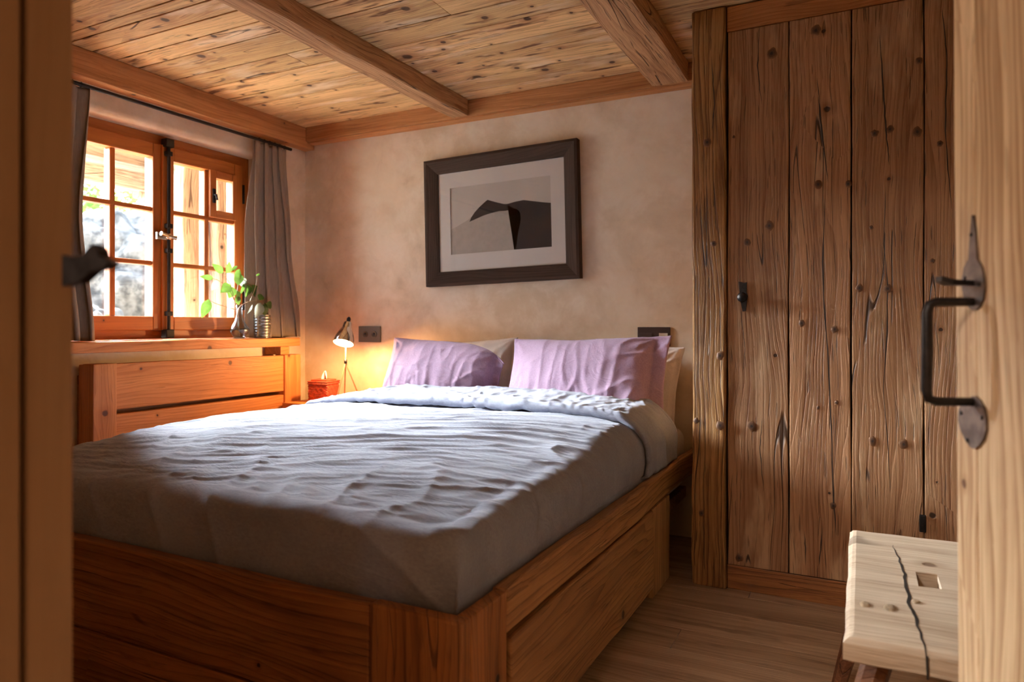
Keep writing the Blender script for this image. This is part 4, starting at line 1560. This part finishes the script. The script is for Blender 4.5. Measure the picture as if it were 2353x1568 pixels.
xs = sorted(set([SX0 + (SX1 - SX0) * i / NXs for i in range(NXs + 1)] + [HX0, HX1]))
ys = sorted(set([SY0 + (SY1 - SY0) * i / NYs for i in range(NYs + 1)] + [HY0, HY1]))
tv, bv_ = {}, {}
for j, y in enumerate(ys):
    for i, x in enumerate(xs):
        ex = min(x - SX0, SX1 - x); ey = min(y - SY0, SY1 - y)
        e = min(ex, ey)
        zt_ = SZ - .012 * max(0, 1 - e / .018) ** 2 + .0025 * noise.noise(Vector((x * 9, y * 5, 0)))
        zt_ -= .0
        if .06 < (y - SY0) / (SY1 - SY0) + .04 < .86:
            pass
        wx = .004 * noise.noise(Vector((x * 4, y * 9, 6))) if ex < .001 else 0
        wy_ = .004 * noise.noise(Vector((x * 12, y * 4, 6))) if ey < .001 else 0
        zb_ = SZ - ST + .004 * noise.noise(Vector((x * 8, y * 6, 9))) + .008 * max(0, 1 - e / .02) ** 2
        tv[i, j] = bm.verts.new((x + wx, y + wy_, zt_))
        bv_[i, j] = bm.verts.new((x + wx, y + wy_, zb_))
nX, nY = len(xs), len(ys)


def hole(i, j):
    return xs[i] >= HX0 - 1e-6 and xs[i + 1] <= HX1 + 1e-6 and ys[j] >= HY0 - 1e-6 and ys[j + 1] <= HY1 + 1e-6


def solid(i, j):
    return 0 <= i < nX - 1 and 0 <= j < nY - 1 and not hole(i, j)


for j in range(nY - 1):
    for i in range(nX - 1):
        if not solid(i, j):
            continue
        bm.faces.new((tv[i, j], tv[i + 1, j], tv[i + 1, j + 1], tv[i, j + 1]))
        bm.faces.new((bv_[i, j + 1], bv_[i + 1, j + 1], bv_[i + 1, j], bv_[i, j]))
        if not solid(i, j - 1): bm.faces.new((tv[i, j], bv_[i, j], bv_[i + 1, j], tv[i + 1, j]))
        if not solid(i, j + 1): bm.faces.new((tv[i + 1, j + 1], bv_[i + 1, j + 1], bv_[i, j + 1], tv[i, j + 1]))
        if not solid(i - 1, j): bm.faces.new((tv[i, j + 1], bv_[i, j + 1], bv_[i, j], tv[i, j]))
        if not solid(i + 1, j): bm.faces.new((tv[i + 1, j], bv_[i + 1, j], bv_[i + 1, j + 1], tv[i + 1, j + 1]))
bm.verts.index_update()
m.add([v.co for v in bm.verts], [[v.index for v in f.verts] for f in bm.faces], [(v.co.x + 31, v.co.y + 7, v.co.z + 3) for v in bm.verts], .5)
bm.free()
for kx_, ky_, kr_ in ((1988, 1388, 11), (2045, 1396, 13), (2105, 1382, 8)):
    add_knot(m, at(kx_, ky_, 'Z', SZ + .0012), kr_ / 1598 * 1.6, (1, 0, 0), (0, 1, 0), (0, 0, 1), 1.5)
seat = m.build('seat', [M['stool'], M['stoolknot']], st)
# the split in the seat: a thin dark groove insert following the crack
m = MB()
K = 60
vs = []
for k in range(K):
    q = .0 + .84 * k / (K - 1)
    y = SY0 + (SY1 - SY0) * q
    w = .0030 * math.sin(math.pi * min(1, (k + 6) / (K + 5))) * (1 + .5 * noise.noise(Vector((q * 20, 1, 1)))) + .0004
    x = crackx(y) + .004 * noise.noise(Vector((q * 25, 5, 5)))
    zt_ = SZ + .0025 * noise.noise(Vector((x * 9, y * 5, 0))) - .012 * max(0, 1 - (y - SY0) / .018) ** 2
    vs += [(x - w, y, zt_ + .0006), (x + w, y, zt_ + .0006)]
m.add(vs, [(2 * k, 2 * k + 1, 2 * k + 3, 2 * k + 2) for k in range(K - 1)])
vs = [(crackx(SY0) - .0022, SY0 - .0052, SZ - .006), (crackx(SY0) + .0022, SY0 - .0052, SZ - .006), (crackx(SY0) + .003, SY0 - .0052, SZ - ST + .004), (crackx(SY0) + .000, SY0 - .0052, SZ - ST + .004)]
m.add(vs, [(0, 1, 2, 3)])
m.build('crack', M['socketdark'], seat)
for (tx, ty, bx2, by2) in ((.035, 1.52, -.075, 1.46), (.24, 1.52, .32, 1.44), (.035, 2.10, -.06, 2.17), (.24, 2.10, .33, 2.18)):
    m = MB()
    tube(m, [(tx, ty, SZ - ST + .006), (tx * .5 + bx2 * .5, ty * .5 + by2 * .5, .21), (bx2, by2, 0.002)], [.027, .025, .019], 8, smooth=False)
    m.build('leg', M['stoolleg'], st)

# ================================================================== open door (right) with forged pull
fe = Vector((.130, 1.274, 0))                       # free edge
td = Vector((.35, -.937, 0)).normalized()           # along the door, towards the hinge
nd = Vector((-.937, -.35, 0)).normalized()          # outward normal of the face we see
DW, DH, DT = .86, 1.95, .042
ddo = empty('door_1', fe + td * DW, 'pale wooden door standing open at the right, with a black forged pull', 'door', None, 'structure')
DMt = Matrix(((td.x, nd.x, 0, fe.x), (td.y, nd.y, 0, fe.y), (0, 0, 1, 0), (0, 0, 0, 1)))
LEAN = Matrix.Translation((0, 0, 1.0)) @ Matrix.Rotation(R(-.75), 4, 'Y') @ Matrix.Translation((0, 0, -1.0))
DMt = DMt @ LEAN
m = MB()
dx_ = [0, .058, .25, .45, .66, DW]
for a, b in zip(dx_, dx_[1:]):
    board(m, (a + .0008, -DT, .012), (b - .0008, 0, DH), 'Z', .003, .0015, .2, mat4=DMt)
leafo = m.build('door_leaf', M['door'], ddo)


def dp(a, o_, z):
    return DMt @ Vector((a, o_, z))


hz = CAM_H
def on_door(px, py):
    # intersection of the view ray with the door face plane -> (along, z)
    s_, c_ = math.sin(R(26.7)), math.cos(R(26.7))
    u = (px - 1176.5) / 1598; v = (750 - py) / 1598
    d = Vector((-s_ + c_ * u, c_ + s_ * u, 0))
    t_ = (fe.dot(nd)) / d.dot(nd)
    p = d * t_
    return (p - fe).dot(td), CAM_H + v * t_


hd = empty_part('door_handle', dp(.07, 0, CAM_H), ddo)
hd['label'] = 'black forged thumb-latch pull on the door'
def hplate(rows):
    L_, R_ = [], []
    for (xl, xr, y) in rows:
        a, z = on_door(xl, y); L_.append((a, z))
        a, z = on_door(xr, y); R_.append((a, z))
    out = L_ + R_[::-1]
    cz = sum(p[1] for p in out) / len(out)
    mm = MB()
    n_ = len(out)
    vs = [dp(a, .0005, z) for a, z in out] + [dp(a, .004, z) for a, z in out]
    fs = [tuple(range(n_, 2 * n_)), tuple(range(n_))[::-1]] + [(k, (k + 1) % n_, n_ + (k + 1) % n_, n_ + k) for k in range(n_)]
    # split caps into strips
    fs = fs[2:]
    k2 = len(L_)
    for k in range(k2 - 1):
        fs.append((n_ + k, n_ + k + 1, n_ + n_ - 2 - k, n_ + n_ - 1 - k))
        fs.append((n_ - 1 - k, n_ - 2 - k, k + 1, k))
    mm.add(vs, fs)
    return mm


mm = hplate([(2241, 2243, 495), (2237, 2248, 530), (2233, 2251, 580), (2232, 2252, 597), (2222, 2262, 615), (2217, 2267, 640), (2217, 2268, 665),
             (2222, 2265, 690), (2232, 2257, 708), (2240, 2248, 714)])
mm.build('upper_plate', M['greyiron'], hd)
mm = hplate([(2240, 2246, 912), (2220, 2256, 922), (2208, 2266, 940), (2206, 2270, 965), (2212, 2270, 990), (2222, 2264, 1012), (2233, 2252, 1028), (2240, 2246, 1032)])
mm.build('lower_plate', M['greyiron'], hd)
aU, zU = on_door(2243, 695); aL, zL = on_door(2240, 925)
pr_ = .068
m = MB()
pts = [dp(aU, .002, zU), dp(aU, pr_ * .8, zU), dp(aU, pr_ * .95, zU - .004), dp(aU, pr_, zU - .016), dp(aU + .0, pr_, (zU + zL) / 2), dp(aL, pr_, zL + .016), dp(aL, pr_ * .95, zL + .004),
       dp(aL, pr_ * .8, zL), dp(aL, .002, zL)]
tube(m, pts, [.0065, .0068, .007, .0075, .0082, .0075, .007, .0068, .0065], 12)
m.build('grip', M['iron'], hd)
a_, z_ = on_door(2240, 652)
m = MB()
for r_ in range(1):
    tt = [dp(a_, .002, z_), dp(a_, .02, z_ + .001), dp(a_, .036, z_ + .002), dp(a_, .05, z_ + .007)]
    vs = []
    for p, w in zip(tt, (.006, .009, .013, .010)):
        vs += [p - td * w + Vector((0, 0, .0035)), p + td * w + Vector((0, 0, .0035)), p + td * w - Vector((0, 0, .0045)), p - td * w - Vector((0, 0, .0045))]
    fs = []
    for i in range(3):
        for k in range(4):
            fs.append((i * 4 + k, i * 4 + (k + 1) % 4, (i + 1) * 4 + (k + 1) % 4, (i + 1) * 4 + k))
    fs += [(3, 2, 1, 0), (12, 13, 14, 15)]
    m.add(vs, fs)
m.build('thumb_press', M['iron'], hd)
m = MB()
for px, py in ((2240, 540), (2225, 640), (2258, 655), (2262, 962), (2228, 1012), (2214, 950)):
    a_, z_ = on_door(px, py)
    c_ = dp(a_, .004, z_)
    lathe(m, [(0, 0), (.0035, 0), (.003, .0015), (0, .002)], c_, nd, 10)
m.build('screw', M['iron'], hd)

# ------------------------------------------------------------------ left door frame with the latch keep
jb = empty('door_2', (-.8, .36, 0), 'brown wooden door frame at the left edge with a black iron latch keep', 'door frame', None, 'structure')
m = MB(); board(m, (-.846, .4045, 0), (-.748, FY + .03, 2.0), 'Z', .0015, 0, .3); m.build('jamb', M['jamb'], jb)
m = MB(); board(m, (-.880, FY - .12, 0), (-.747, .3975, 2.0), 'Z', .0015, 0, .3); m.build('jamb', M['jamb'], jb)
m = MB(); board(m, (-.862, .3976, 0), (-.775, .4044, 2.0), 'Z', .0005, 0, .3); m.build('gap_backing', M['socketdark'], jb)  # dark backing added so the gap between the jambs reads as shade
m = MB(); board(m, (-1.10, .262, 0), (-.882, .279, 2.1), 'Z', .004, .0008, .3); m.build('architrave', M['jamb'], jb)
m = MB()
p = lambda px, py, dx=0: at(px, py, 'Y', FY + .005)
rows = [(168, 588), (190, 592), (212, 590), (224, 575), (236, 563), (248, 575), (252, 592), (276, 606), (262, 618), (232, 626), (205, 650), (168, 660)]
P_ = [p(*q) for q in rows]
o0 = Vector((-.7, FY + .005, 0))
plate(m, [(q.x, q.z) for q in P_], (0, FY + .006, 0), (1, 0, 0), (0, 0, 1), (0, -1, 0), .012)
m.build('latch_keep', M['iron'], jb)

# ================================================================== fill lamp added in the hall, unseen behind the camera
hl = empty('hall_fill_lamp', (-.9, -.75, CZ - .06), 'round white fill lamp added on the hall ceiling, unseen behind the camera', 'lamp')
m = MB(); lathe(m, [(0, 0), (.15, 0), (.17, .02), (.17, .058), (0, .058)], (-.9, -.75, CZ - .06), n=32); m.build('lamp_body', M['lampwhite'], hl)
lamp('hall_fill_light', 'AREA', (-.9, -.75, CZ - .07), 36.0, (1.0, .92, .82), shape='DISK', size=.3)

for o in bpy.data.objects:
    if '_w' in o:
        del o['_w']
